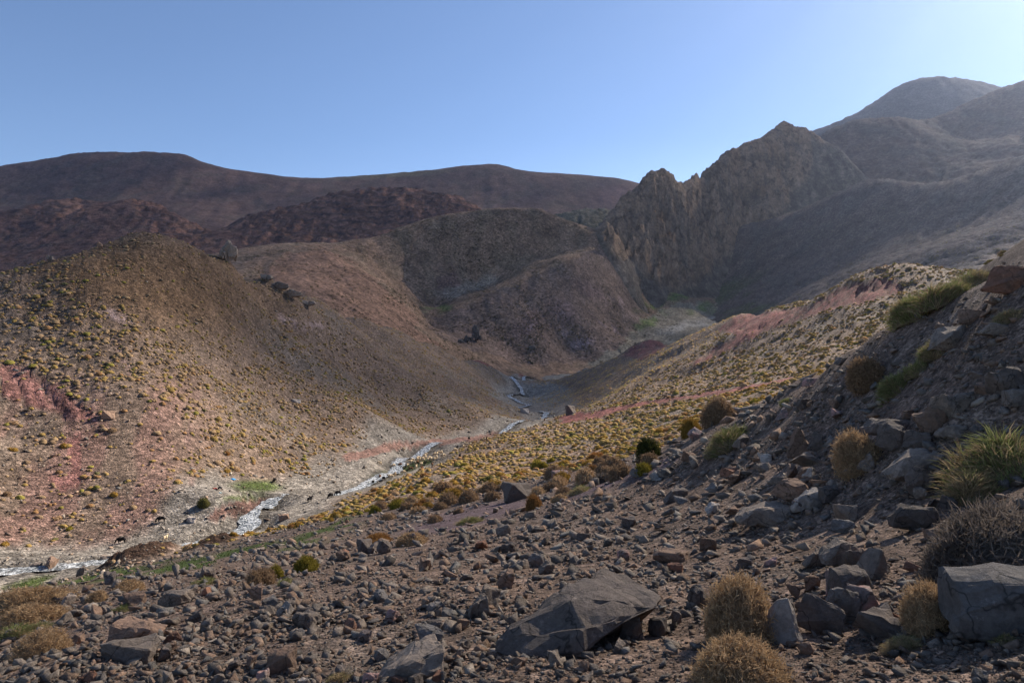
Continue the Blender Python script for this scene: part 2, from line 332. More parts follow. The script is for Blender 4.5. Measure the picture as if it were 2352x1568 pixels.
# ---- colour of the ground, region by region
def mixc(c, m, col):
    m = np.asarray(m)[..., None]; return c * (1 - m) + np.array(col) * m
def ell(u, v, cu, cv, ru, rv, ang=0, soft=0.35):
    a = math.radians(ang); du = u - cu; dv = v - cv
    p = (du * math.cos(a) + dv * math.sin(a)) / ru; q = (-du * math.sin(a) + dv * math.cos(a)) / rv
    return sm(1 + soft, 1 - soft, np.sqrt(p * p + q * q))
def near_colour(L):
    u, v, Y, X = L.u, L.v, L.YY, L.X
    n1 = fbm(X / (2 + Y * 0.05), Y / (2 + Y * 0.05), 4, 51); n2 = fbm(X / 40, Y / 40, 3, 61)
    wu = u + 7 * n1; wv = v + 4 * fbm(X / (1 + Y * 0.03), Y / (1 + Y * 0.03), 3, 71)
    c = np.ones(u.shape + (3,)) * np.array((0.172, 0.122, 0.092))
    c = mixc(c, 0.6 * sm(0.0, 0.5, n2), (0.152, 0.126, 0.104))
    fg = sm(75, 40, Y)
    c = mixc(c, fg, (0.185, 0.128, 0.097))
    c = mixc(c, fg * 0.6 * sm(0.1, 0.6, fbm(X / 2.5, Y / 2.5, 3, 65)), (0.180, 0.138, 0.110))
    left = sm(560, 330, u + 0.2 * (v - 1000)) * sm(820, 930, v) * sm(60, 75, Y)
    c = mixc(c, 0.75 * left * sm(-0.35, 0.25, n1), (0.205, 0.120, 0.098))
    # brown soil on the left hill's crown, darkened further for its shade
    c = mixc(c, ell(wu, wv, 360, 640, 290, 110, 10, 0.6) * sm(100, 120, Y) * sm(0, 1, (u < 900)), (0.150, 0.092, 0.054))
    d, tt = seg_dist(X, Y, STREAM)
    bed = sm(15, 8, d + 3 * n1) * sm(55, 66, Y)
    far = sm(300, 420, Y)
    bed = np.maximum(bed, far * sm(34, 22, d + 6 * n1) * (L.Z < -33))
    c = mixc(c, bed, (0.205, 0.180, 0.155))
    gray = sm(400, 520, Y) * (L.Z < -33)
    c = mixc(c, gray, (0.200, 0.188, 0.172))
    for k, P in enumerate(SCARPS):
        m = inpoly(wu, wv, P) * (sm(68, 76, Y))
        m = m * (1 - .55 * sm(.9, .2, near_extra.rill) * (k < 3))
        c = mixc(c, 0.9 * m, (0.235, 0.112, 0.096) if k in (0, 8) else (0.175, 0.060, 0.056) if k not in (6, 7) else (0.225, 0.125, 0.100))
    # purple bare soil between scree and cushions
    for (a, b, ra, rb, an) in [(1080, 1185, 150, 22, -14), (1400, 1105, 130, 14, -22), (1500, 1075, 60, 10, -30)]:
        c = mixc(c, 0.9 * ell(wu, wv, a, b, ra, rb, an) * sm(60, 50, Y), (0.150, 0.105, 0.108))
    # pale pink streaks
    for (a, b, ra, rb, an) in [(265, 725, 50, 7, 22), (670, 740, 40, 6, 22), (730, 745, 25, 5, 10), (1000, 782, 30, 4, 15)]:
        c = mixc(c, 0.8 * ell(wu, wv, a, b, ra, rb, an) * sm(80, 90, Y), (0.30, 0.215, 0.20))
    # grass
    gr = np.zeros(u.shape)
    for (a, b, ra, rb, an, w) in [(600, 1115, 60, 12, 0, 1), (560, 1142, 50, 6, -5, 0.8), (960, 1068, 55, 8, -18, 1.2), (1010, 1055, 30, 4, -18, 1), (760, 1218, 70, 22, -14, 1.2), (690, 1245, 60, 12, -18, 1.0),
                               (420, 1298, 110, 16, -8, 1.1), (250, 1320, 140, 14, -8, 1.1), (120, 1335, 120, 14, -10, 1.0), (560, 1262, 90, 14, -12, 1.0), (150, 1358, 110, 10, -4, 0.8), (905, 1100, 20, 3, -10, .8), (870, 1088, 20, 4, -10, .7)]:
        gr = np.maximum(gr, w * ell(wu, wv, a, b, ra, rb, an, 0.5))
    gr = np.clip(gr, 0, 1) * sm(13, 16, Y)
    L.grass = gr * sm(-0.35, 0.15, n1)
    c = mixc(c, L.grass, (0.075, 0.098, 0.030))
    c = c * (1 - 0.42 * sm(3.4, 2.0, d + .4 * n1) * (Y > 50))[..., None]      # wet margins
    # dark earth of the stream-side banks
    for (uu, vv, wp, hh, dd) in MOUNDS:
        xm = (uu - CX) / F * 66; wx = wp / F * 66 * 0.5
        q = np.sqrt(((X - xm) / wx) ** 2 + ((Y - 65.5) / dd) ** 2)
        c = mixc(c, sm(1.15, 0.85, q + 0.25 * n1), (0.062, 0.036, 0.024))
    # worn sheep tracks
    for P in [[(430, 1010), (445, 1060), (440, 1110)], [(455, 900), (440, 960), (430, 1010)], [(260, 770), (280, 830), (300, 860)]]:
        dd, _ = seg_dist(wu, wv, P); c = mixc(c, 0.6 * sm(9, 3, dd) * sm(70, 80, Y), (0.21, 0.135, 0.115))
    return np.clip(c, 0.01, 1)
G.col = near_colour(G)
M_near = terrain_material('stony_earth', (9.0, 1.1), 14.0, 0.05, vor=(6.0, 0.75, 1.35), pebbles=26.0)
M_slope = terrain_material('shrub_slope_earth', (1.3, 0.16), 2.2, 0.35, vor=(1.6, 0.62, 1.5), pebbles=3.5)
left_reg = (G.u < 1290) & (G.YY > 72) & (G.Z > -44)
d_st, t_st = seg_dist(G.X, G.YY, STREAM)
sx = np.interp(G.YY, [p[1] for p in sorted(STREAM, key=lambda p: p[1])], [p[0] for p in sorted(STREAM, key=lambda p: p[1])])
fgm = (G.YY < 60)
bedm = ~fgm & (d_st < 14 + 0.02 * G.YY)
leftm = ~fgm & ~bedm & (G.X < sx)
rightm = ~fgm & ~bedm & ~leftm
G.build('foreground_slope', M_near, G.col, fgm)
G.build('stream_bed', M_slope, G.col, bedm)
G.build('left_hill', M_slope, G.col, leftm)
G.build('right_hillside', M_slope, G.col, rightm)
# ground round and behind the viewpoint
xs = np.linspace(-30, 30, 61); ys = np.r_[np.linspace(-30, 0, 16), np.linspace(0.4, 1.25, 4)]
Xb, Yb = np.meshgrid(xs, ys, indexing='ij'); Zb = RBF(near)(Xb, Yb) - 0.01
I = np.arange(Xb.size).reshape(Xb.shape); Q = np.stack([I[:-1, :-1], I[1:, :-1], I[1:, 1:], I[:-1, 1:]], -1).reshape(-1, 4)
o = mesh_obj('ground', np.stack([Xb, Yb, Zb], -1).reshape(-1, 3), Q, M_near, np.full((Xb.size, 3), (0.105, 0.078, 0.062)), smooth=True); o['kind'] = 'structure'

# ------------------------------------------------------------------ hills beyond
def P3(*a): return [px3(*q) for q in a]
def back(L, dy, dz, dx=0): return [(x + dx, y + dy, z + dz) for (x, y, z) in (px3(*q) for q in L)]

# central hills, red cone, spur and upper meadow
c_spur = [(1425, 548, 1085), (1355, 576, 1015), (1300, 600, 965), (1200, 640, 925), (1100, 680, 885), (1000, 724, 835), (972, 748, 800)]
c_cone = [(560, 575, 830), (650, 568, 820), (740, 570, 800), (800, 606, 778), (900, 660, 762), (960, 702, 768), (980, 742, 765)]
c_crest = [(560, 571, 900), (650, 563, 930), (770, 556, 960), (880, 540, 1000), (930, 516, 1030), (1000, 498, 1050), (1060, 490, 1060), (1150, 485, 1060), (1240, 490, 1060), (1290, 504, 1070), (1350, 522, 1080), (1410, 535, 1100)]
c_spur, c_cone, c_crest = dense(c_spur, 3), dense(c_cone, 3), dense(c_crest, 2)
pts = P3(*c_spur) + P3(*c_cone) + P3(*c_crest) + back(c_crest, 70, -18) + back(c_crest, 180, -60)
pts += P3((1000, 705, 905), (1050, 662, 955), (1110, 650, 985), (1000, 585, 1000), (1150, 560, 1030), (1250, 575, 1035), (1330, 570, 1030), (900, 600, 960),
          (600, 600, 700), (650, 650, 610), (750, 690, 590), (850, 730, 610), (950, 772, 650), (1050, 805, 700), (700, 620, 690), (800, 650, 690), (880, 690, 690),
          (1200, 740, 850), (1300, 735, 890), (1400, 748, 930), (1100, 790, 770), (1300, 798, 860), (1440, 776, 925), (1200, 828, 800), (1330, 833, 840), (1420, 828, 850), (1500, 812, 900),
          (1800, 690, 1200), (1650, 668, 1270), (1900, 680, 1150), (2000, 690, 1000), (1480, 790, 905), (1480, 755, 965), (1480, 715, 1040), (1480, 675, 1090), (1540, 785, 925), (1540, 745, 995), (1540, 705, 1085), (1540, 668, 1150), (1600, 770, 930), (1600, 745, 1010), (1600, 715, 1100), (1600, 686, 1200), (1700, 735, 1050), (1700, 705, 1180), (1440, 740, 965), (1440, 690, 1015), (1440, 640, 1050), (1600, 655, 1280))
pts += [((u - CX) / F * 1230, 1230, 10) for u in (1340, 1400, 1450, 1500, 1540)]
pts += [(-350, 500, 30), (-300, 620, 60), (-120, 430, -40), (0, 620, -52), (60, 720, -50), (200, 780, -45), (400, 900, -30), (-400, 800, 90), (-420, 1000, 120)]
def hill_extra(a1, l1, a2, l2, seed):
    def f(X, Y, Z):
        g = gullies(X, Y, Z, l1 * .35, 9, l1 * .3, seed + 50); f.g = g
        return Z + (ridged(X / l1, Y / l1, 4, seed) - 0.6) * a1 * .5 - np.abs(g) * a1 * 2.2 + fbm(X / l2, Y / l2, 3, seed + 5) * a2
    return f
h1x = hill_extra(1.1, 70, 0.5, 14, 100)
H1 = Layer(pts, fan(280, -0.5, 0.55), geo(430, 1260, 210), h1x)
def c_h1(L):
    u, v, X, Y = L.u, L.v, L.X, L.YY; n = fbm(X / 30, Y / 30, 4, 111); wu = u + 14 * n; wv = v + 9 * fbm(X / 22, Y / 22, 3, 117)
    c = np.ones(u.shape + (3,)) * np.array((0.230, 0.146, 0.098))
    c = mixc(c, sm(-0.2, 0.5, n) * 0.5, (0.190, 0.138, 0.090))
    red = inpoly(wu, wv, [(590, 640), (640, 590), (740, 570), (800, 600), (860, 640), (930, 690), (960, 760), (1040, 800), (900, 800), (780, 720), (660, 660)])
    c = mixc(c, 0.85 * red, (0.245, 0.140, 0.094))
    c = mixc(c, 0.7 * ell(wu, wv, 1030, 655, 20, 32, 20), (0.19, 0.11, 0.09))
    c = mixc(c, 0.8 * ell(wu, wv, 1075, 660, 70, 14, -14), (0.27, 0.215, 0.165))
    spur = inpoly(wu, wv, [(975, 745), (1200, 645), (1420, 545), (1500, 640), (1470, 750), (1400, 830), (1190, 835), (1050, 790)])
    c = mixc(c, 0.75 * spur * (Y < 1060), (0.165, 0.113, 0.094))
    for (a, b, ra, rb, an) in [(1350, 665, 45, 14, 30), (1290, 720, 40, 18, 40), (1210, 745, 40, 20, -40)]:
        c = mixc(c, 0.5 * ell(wu, wv, a, b, ra, rb, an, 0.6), (0.165, 0.105, 0.105))
    for (a, b, ra, rb, an) in [(1220, 745, 14, 5, -50), (1300, 770, 20, 5, 50), (1340, 785, 26, 10, -30), (1420, 695, 18, 3, 45), (1380, 745, 16, 5, 40), (1410, 755, 14, 4, 60)]:
        c = mixc(c, 0.7 * ell(wu, wv, a, b, ra, rb, an, 0.5), (0.27, 0.19, 0.19))
    c = c * (1 + .10 * np.clip(h1x.g, -1, 1))[..., None]
    gmask = np.zeros(u.shape)
    for (a, b, ra, rb, an) in [(1010, 706, 32, 8, -4), (1530, 690, 60, 9, -20), (1590, 670, 60, 7, -28), (1500, 735, 40, 8, -30), (1620, 705, 40, 9, -22), (1700, 708, 60, 8, -8), (1740, 700, 40, 8, -8), (1500, 812, 40, 7, -20)]:
        gmask = np.maximum(gmask, ell(wu, wv, a, b, ra, rb, an, 0.6))
    fan_ = inpoly(wu, wv, [(1340, 836), (1400, 812), (1450, 770), (1490, 725), (1540, 700), (1700, 690), (1800, 680), (1780, 720), (1640, 770), (1560, 840)])
    c = mixc(c, 0.9 * fan_, (0.235, 0.200, 0.150))
    c = mixc(c, 0.8 * ell(wu, wv, 1590, 745, 80, 10, -12, 0.5), (0.36, 0.325, 0.28))
    c = mixc(c, 0.95 * gmask * sm(-0.5, 0.1, n), (0.120, 0.150, 0.045))
    return np.clip(c, 0.01, 1)
M_hill = terrain_material('scrubby_hill_earth', (0.35, 0.045), 0.5, 0.6, var=(0.6, 1.35), vor=(0.42, 0.6, 1.35))
H1.col = c_h1(H1); H1.build('central_hills', M_hill, H1.col)

# small dark hill behind
b_cr = [(1220, 520, 1250), (1270, 496, 1280), (1310, 486, 1290), (1340, 481, 1300), (1380, 481, 1310), (1410, 487, 1320), (1460, 510, 1320)]
H1b = Layer(P3(*b_cr) + back(b_cr, 120, -40) + back(b_cr, -140, -60) + back(b_cr, -260, -130), fan(60, 0.0, 0.15), geo(1090, 1420, 50), hill_extra(4, 60, 1.5, 15, 140))
H1b.build('small_dark_hill', M_hill, np.full(H1b.X.shape + (3,), (0.110, 0.100, 0.076)))

# crag
k_cr = [(1385, 520, 1120), (1400, 492, 1140), (1425, 462, 1160), (1460, 432, 1180), (1490, 408, 1195), (1515, 399, 1200), (1545, 413, 1220), (1566, 426, 1260), (1600, 404, 1320), (1640, 376, 1360), (1690, 346, 1410), (1740, 325, 1450), (1775, 304, 1480), (1792, 290, 1490), (1815, 286, 1500), (1850, 297, 1510), (1880, 318, 1520), (1930, 345, 1500)]
k_cr = dense(k_cr, 4); pts = P3(*k_cr) + back(k_cr[::3], 60, -25, 20) + back(k_cr[::4], 200, -150, 60)
pts += P3((1390, 565, 1040), (1440, 590, 1075), (1480, 615, 1105), (1540, 656, 1140), (1590, 650, 1190), (1500, 500, 1165), (1440, 500, 1145), (1560, 520, 1205), (1620, 470, 1300), (1600, 560, 1225), (1700, 450, 1385), (1700, 560, 1310), (1650, 640, 1240), (1760, 620, 1290), (1800, 400, 1450), (1800, 500, 1390), (1850, 560, 1350), (1900, 480, 1430), (1900, 620, 1260),
           (1480, 680, 1080), (1560, 710, 1130), (1700, 700, 1180), (1850, 680, 1160), (2000, 640, 1150), (2000, 500, 1400))
pts += [((u - CX) / F * 1010, 1010, q) for u, q in ((1340, 55), (1390, 50), (1440, 15), (1480, 5), (1510, 0), (1560, 5), (1650, -15), (1750, -25), (1850, -30), (2000, -30))]
def crag_extra(X, Y, Z):
    u = CX + F * X / Y; v = CY - F * Z / Y
    rk = inpoly(u + 20 * fbm(X / 40, Y / 40, 3, 5), v, [(1375, 520), (1420, 440), (1500, 380), (1570, 400), (1700, 330), (1800, 270), (1890, 300), (1850, 400), (1780, 520), (1700, 560), (1660, 600), (1580, 665), (1530, 665), (1450, 600), (1395, 575)]).astype(float)
    for _ in range(3):
        rk[1:-1, 1:-1] = (rk[:-2, 1:-1] + rk[2:, 1:-1] + rk[1:-1, :-2] + rk[1:-1, 2:] + rk[1:-1, 1:-1]) / 5
    crag_extra.rk = rk
    s_ = X * .75 + Y * .66; r1 = ridged((s_ + 0.5 * Z) / 95, (Z - 0.35 * s_) / 60, 5, 201, 0.6)
    r2 = np.abs(fbm((s_ - .8 * Z) / 34, (Z + .4 * s_) / 20, 3, 211)); r3 = ridged((s_ + .9 * Z) / 20, (Z - .6 * s_) / 11, 3, 215)
    crag_extra.r1 = r1; rk0 = crag_extra.rk
    vc = np.minimum.accumulate(v[:, ::-1], axis=1)[:, ::-1].min(axis=1)[:, None]; rk = rk * (0.25 + 0.75 * sm(6, 60, v - vc))
    tl = (Z - .45 * s_ + 12 * fbm(s_ / 90, Z / 90, 2, 226)) / 24.0; fr = tl - np.floor(tl)
    Z = Z + rk * 24 * 0.9 * (np.where(fr < .7, fr * .3, .21 + (fr - .7) * 2.633) - fr)
    Z = Z + rk0 * 3.2 * (r3 - .7) + rk * (17 * (r1 - 0.8) + 9 * r2 + 4.0 * (r3 - .6)) + (1 - rk) * (ridged(X / 60, Y / 60, 4, 220) - 0.5) * 3
    return Z
H2 = Layer(pts, fan(340, 0.09, 0.56), geo(1010, 1680, 250), crag_extra)
def c_h2(L):
    rk = crag_extra.rk; X, Y = L.X, L.YY; n = fbm(X / 22, Y / 28, 4, 231)
    c = np.ones(L.u.shape + (3,)) * np.array((0.165, 0.132, 0.108))
    c = mixc(c, 0.5 * sm(-0.1, 0.5, n), (0.145, 0.116, 0.090))
    c = c * (1 + 0.25 * np.clip(gullies(L.X, L.YY, L.Z, 18, 7, 20, 242), -1, 1))[..., None]
    c = mixc(c, rk, (0.300, 0.205, 0.142)); c = mixc(c, rk * .6 * sm(.9, .3, crag_extra.r1), (.085, .068, .058)); c = mixc(c, rk * 0.6 * sm(0.0, 0.4, n), (0.19, 0.145, 0.115))
    c = mixc(c, 0.6 * rk * sm(0.15, 0.5, fbm(X / 60, Y / 60, 3, 238)), (0.30, 0.190, 0.122))
    return np.clip(c, 0.01, 1)
M_crag = terrain_material('crag_rock', (0.22, 0.05), 0.25, 5.0, var=(0.55, 1.3), vor=(0.12, 0.75, 1.2))
H2.col = c_h2(H2); H2.build('crag', M_crag, H2.col)

# right mountain with hump, ridge and gully
m_cr = [(1850, 330, 1720), (1900, 300, 1720), (1950, 278, 1720), (2000, 268, 1710), (2050, 268, 1700), (2110, 275, 1700), (2135, 273, 1780), (2200, 246, 1800), (2270, 212, 1820), (2310, 200, 1830), (2352, 188, 1840), (2500, 130, 1860), (2800, 80, 1850)]
m_cr = dense(m_cr, 3); pts = P3(*m_cr) + back(m_cr, 90, -25) + back(m_cr, 300, -130)
pts += P3((1880, 370, 1590), (1950, 350, 1600), (2000, 330, 1600), (2060, 340, 1560), (1950, 450, 1450), (2050, 420, 1440), (2130, 380, 1450), (2200, 380, 1400), (2240, 370, 1420), (2230, 320, 1600), (2180, 300, 1690), (2300, 320, 1480), (2352, 320, 1430), (2320, 260, 1650), (2500, 270, 1450),
          (1900, 560, 1250), (2050, 500, 1280), (2150, 460, 1280), (2250, 430, 1260), (2352, 400, 1230), (2600, 380, 1200), (1850, 480, 1430), (2000, 640, 1060), (2300, 560, 1060), (2600, 520, 1000))
H3 = Layer(pts, fan(210, 0.42, 0.95), geo(1050, 2200, 150), hill_extra(5, 120, 0.6, 30, 300))
def c_h3(L):
    X, Y, u, v = L.X, L.YY, L.u, L.v; n = fbm(X / 60, Y / 60, 4, 311)
    c = np.ones(u.shape + (3,)) * np.array((0.145, 0.102, 0.084)); c = mixc(c, sm(-0.1, 0.5, n) * 0.6, (0.106, 0.088, 0.075))
    wu = u + 14 * n
    for (a, b, ra, rb, an) in [(2180, 330, 40, 22, 30), (2270, 270, 60, 14, 12), (2150, 390, 60, 9, 35), (2020, 300, 60, 12, 10)]:
        c = mixc(c, 0.6 * ell(wu, v, a, b, ra, rb, an, 0.6), (0.085, 0.078, 0.070))
    return np.clip(c, 0.01, 1)
M_mount = terrain_material('mountain_earth', (0.16, 0.025), 0.2, 1.3, var=(0.72, 1.25), vor=(0.20, 0.75, 1.25))
H3.col = c_h3(H3); H3.build('right_mountain', M_mount, H3.col)

# slope in front of that mountain
s_cr = [(1700, 520, 1330), (1850, 480, 1330), (1950, 462, 1290), (2000, 455, 1250), (2050, 447, 1200), (2100, 441, 1150), (2150, 432, 1100), (2200, 416, 1050), (2260, 392, 1010), (2352, 358, 960), (2500, 320, 900), (2800, 250, 850)]
s_cr = dense(s_cr, 3); pts = P3(*s_cr) + back(s_cr, 90, -30) + back(s_cr, 220, -130)
pts += P3((1700, 640, 1210), (1800, 600, 1150), (1900, 560, 1090), (2000, 520, 1060), (2100, 520, 960), (2200, 500, 900), (2352, 460, 830), (2600, 420, 720),
          (1700, 752, 930), (1800, 690, 840), (1900, 640, 800), (2000, 600, 780), (2200, 560, 650), (2352, 540, 600), (1800, 720, 740), (1900, 700, 640), (2000, 660, 580), (2200, 640, 420), (2352, 620, 400), (2600, 560, 420), (1650, 750, 1010), (1750, 760, 650), (1900, 760, 480), (2100, 700, 380))
pts += [((1610 - CX) / F * q, q, zz) for q, zz in ((450, -60), (700, -40), (900, -8), (1000, 14), (1100, 38), (1200, 68), (1300, 110))]
H4 = Layer(pts, fan(230, 0.265, 0.95), geo(380, 1450, 180), hill_extra(2.6, 80, 0.45, 16, 400))
def c_h4(L):
    X, Y, u, v = L.X, L.YY, L.u, L.v; n = fbm(X / 40, Y / 40, 4, 411)
    c = np.ones(u.shape + (3,)) * np.array((0.150, 0.110, 0.094)); c = mixc(c, sm(-0.1, 0.5, n) * 0.6, (0.110, 0.096, 0.086))
    c = mixc(c, 0.6 * ell(u + 20 * n, v + 10 * n, 2010, 520, 130, 35, -12, 0.6), (0.16, 0.118, 0.095))
    c = mixc(c, 0.7 * ell(u + 16 * n, v + 8 * n, 1640, 690, 110, 12, -28, 0.6), (0.085, 0.105, 0.040))
    c = mixc(c, 0.8 * ell(u + 16 * n, v + 8 * n, 1720, 716, 60, 12, -12, 0.6), (0.115, 0.120, 0.045))
    return np.clip(c, 0.01, 1)
H4.col = c_h4(H4); H4.build('right_slope', M_hill, H4.col)

# far peak
p_cr = [(1780, 340, 3300), (1860, 305, 3300), (1950, 268, 3250), (2000, 238, 3220), (2050, 205, 3200), (2100, 180, 3200), (2127, 176, 3200), (2180, 182, 3230), (2230, 195, 3250), (2285, 212, 3280), (2400, 270, 3300)]
p_cr = dense(p_cr, 3)
H5 = Layer(P3(*p_cr) + back(p_cr, 200, -80) + back(p_cr, -500, -330) + back(p_cr, -1000, -620) + back(p_cr, 800, -500), fan(120, 0.30, 0.82), geo(2300, 3900, 80), hill_extra(6, 240, 1.5, 60, 500))
H5.build('far_peak', M_mount, np.full(H5.X.shape + (3,), (0.125, 0.105, 0.095)))

# far ridge across the left
r_cr = [(-300, 440, 2100), (0, 386, 2150), (90, 370, 2170), (180, 353, 2190), (250, 349, 2200), (320, 348, 2200), (380, 349, 2210), (430, 356, 2220), (460, 372, 2240), (520, 389, 2270), (608, 403, 2300), (622, 409, 2310), (700, 417, 2350), (760, 415, 2380), (860, 406, 2400), (960, 397, 2420), (1050, 385, 2420), (1120, 378, 2420), (1150, 380, 2420), (1180, 390, 2430), (1250, 400, 2450), (1300, 401, 2460), (1400, 409, 2480), (1470, 423, 2500), (1560, 450, 2520)]
r_cr = dense(r_cr, 2); pts = P3(*r_cr) + back(r_cr, 150, -40) + back(r_cr, 500, -260)
pts += P3((0, 450, 1900), (200, 420, 1950), (400, 430, 1960), (600, 460, 1960), (760, 450, 2060), (960, 440, 2150), (1120, 440, 2150), (1250, 450, 2150), (1400, 460, 2200), (1470, 480, 2200),
          (0, 520, 1650), (200, 500, 1680), (400, 500, 1680), (600, 530, 1650), (800, 510, 1850), (1150, 510, 1850), (1250, 530, 1850), (1400, 540, 1900), (0, 620, 1350), (400, 600, 1350), (800, 600, 1500), (1200, 600, 1500), (1500, 600, 1500), (-300, 600, 1300))
def ridge_extra(X, Y, Z):
    g = gullies(X, Y, Z, 60, 9, 40, 650); ridge_extra.g = g
    Z = Z + (ridged(X / 200, Y / 260, 4, 600) - 0.6) * 3 - np.abs(g) * 4 * sm(2300, 2150, Y) + fbm(X / 40, Y / 40, 3, 605) * 1.2
    return Z + 26 * ridged(X / 110, Y / 900, 2, 611) * sm(200, 420, X) * sm(2300, 2150, Y)
H6 = Layer(pts, fan(280, -0.85, 0.26), geo(1300, 3000, 140), ridge_extra)
def c_h6(L):
    X, Y, u, v = L.X, L.YY, L.u, L.v; n = fbm(X / 90, Y / 90, 4, 621)
    c = np.ones(u.shape + (3,)) * np.array((0.160, 0.100, 0.082)); c = mixc(c, sm(-0.1, 0.5, n) * 0.6, (0.130, 0.096, 0.076))
    c = mixc(c, 0.8 * ell(u + 20 * n, v, 1430, 450, 70, 26, 0, 0.6), (0.20, 0.115, 0.105))
    c = mixc(c, 0.5 * ell(u + 20 * n, v, 900, 402, 120, 6, -4, 0.6), (0.15, 0.14, 0.07))
    return np.clip(c, 0.01, 1)
H6.col = c_h6(H6); H6.build('far_ridge', M_mount, H6.col)

# red cliffs of layered rock below that ridge
l_cr = [(-300, 540, 1330), (0, 492, 1400), (70, 478, 1420), (140, 455, 1440), (190, 462, 1450), (250, 470, 1450), (310, 456, 1460), (360, 470, 1440), (420, 500, 1410), (480, 530, 1390), (520, 520, 1420), (560, 500, 1450), (600, 492, 1470), (650, 478, 1490), (700, 464, 1510), (780, 440, 1530), (860, 430, 1540), (930, 428, 1550), (955, 434, 1545), (1050, 448, 1540), (1100, 474, 1530), (1160, 500, 1500), (1250, 540, 1450)]
l_cr = dense(l_cr, 2); pts = P3(*l_cr) + back(l_cr, 80, -20) + back(l_cr, 260, -110)
pts += P3((-300, 640, 1000), (0, 560, 1210), (0, 640, 980), (150, 530, 1260), (300, 530, 1270), (300, 580, 1120), (450, 570, 1220), (520, 560, 1270), (600, 560, 1280), (700, 540, 1330), (800, 540, 1340), (900, 530, 1350), (1000, 530, 1360), (1080, 530, 1380), (700, 590, 1230), (900, 590, 1230), (1100, 580, 1270), (500, 620, 1050), (200, 620, 1020))
pts += [((u - CX) / F * q, q, -60) for u in (620, 720, 820, 920, 1020, 1120, 1220, 1320) for q in (965, 1100)]
def cliff_extra(X, Y, Z):
    u = CX + F * X / Y; v = CY - F * Z / Y
    Z = Z + (ridged(X / 110, Y / 110, 4, 700) - 0.5) * 3 - np.abs(gullies(X, Y, Z, 40, 9, 25, 760)) * 4 + fbm(X / 25, Y / 25, 3, 705) * 1.2
    k = np.clip(inpoly(u, v, [(560, 490), (700, 455), (860, 415), (970, 415), (1130, 470), (1120, 540), (1000, 570), (700, 590), (560, 560)]) * 1.0 + inpoly(u, v, [(300, 440), (360, 450), (490, 520), (480, 570), (400, 560), (320, 500)]) * 1.0 + inpoly(u, v, [(60, 480), (140, 440), (200, 450), (190, 510), (100, 520)]) * 1.0, 0, 1)
    for _ in range(4):
        k[1:-1, 1:-1] = (k[:-2, 1:-1] + k[2:, 1:-1] + k[1:-1, :-2] + k[1:-1, 2:] + k[1:-1, 1:-1]) / 5
    cliff_extra.k = k
    tilt = Z + 0.10 * X + 10 * fbm(X / 130, Y / 130, 2, 712); st = 15.0
    fr = tilt / st - np.floor(tilt / st)
    step = (np.where(fr < 0.72, fr * 0.35, 0.252 + (fr - 0.72) * 2.67) - fr) * st
    cliff_extra.fr = fr
    return Z + k * (step * 0.95 + (ridged(X / 24, Y / 40, 3, 720) - .5) * 3.0)
H7 = Layer(pts, fan(300, -0.85, 0.10), geo(960, 1850, 210), cliff_extra)
def c_h7(L):
    X, Y, u, v = L.X, L.YY, L.u, L.v; n = fbm(X / 45, Y / 45, 4, 731); k = cliff_extra.k
    c = np.ones(u.shape + (3,)) * np.array((0.140, 0.080, 0.066)); c = mixc(c, sm(-0.1, 0.5, n) * 0.6, (0.112, 0.078, 0.066))
    c = mixc(c, 0.8 * k * sm(0.55, 0.8, cliff_extra.fr + 0.12 * n), (0.270, 0.140, 0.100))
    c = mixc(c, 0.7 * k * sm(0.55, 0.35, cliff_extra.fr + 0.12 * n), (0.085, 0.055, 0.048))
    c = mixc(c, 0.8 * ell(u + 20 * n, v + 10 * n, 150, 470, 55, 26, 10, 0.5), (0.260, 0.145, 0.105))
    c = mixc(c, 0.7 * ell(u + 14 * n, v + 10 * n, 430, 520, 80, 12, 32, 0.5), (0.18, 0.105, 0.08))
    return np.clip(c, 0.01, 1)
M_cliff = terrain_material('layered_cliff_rock', (0.2, 0.035), 0.25, 4.0, var=(0.6, 1.3), vor=(0.14, 0.7, 1.25))
H7.col = c_h7(H7); H7.build('layered_cliffs', M_cliff, H7.col)
# far plain so that the land reaches the horizon
xs = np.linspace(-6000, 6000, 31); ys = np.linspace(-3000, 7000, 31)
Xb, Yb = np.meshgrid(xs, ys, indexing='ij'); Zb = np.full(Xb.shape, -75.0)
I = np.arange(Xb.size).reshape(Xb.shape); Q = np.stack([I[:-1, :-1], I[1:, :-1], I[1:, 1:], I[:-1, 1:]], -1).reshape(-1, 4)
o = mesh_obj('plain', np.stack([Xb, Yb, Zb], -1).reshape(-1, 3), Q, M_mount, np.full((Xb.size, 3), (0.12, 0.095, 0.08))); o['kind'] = 'structure'

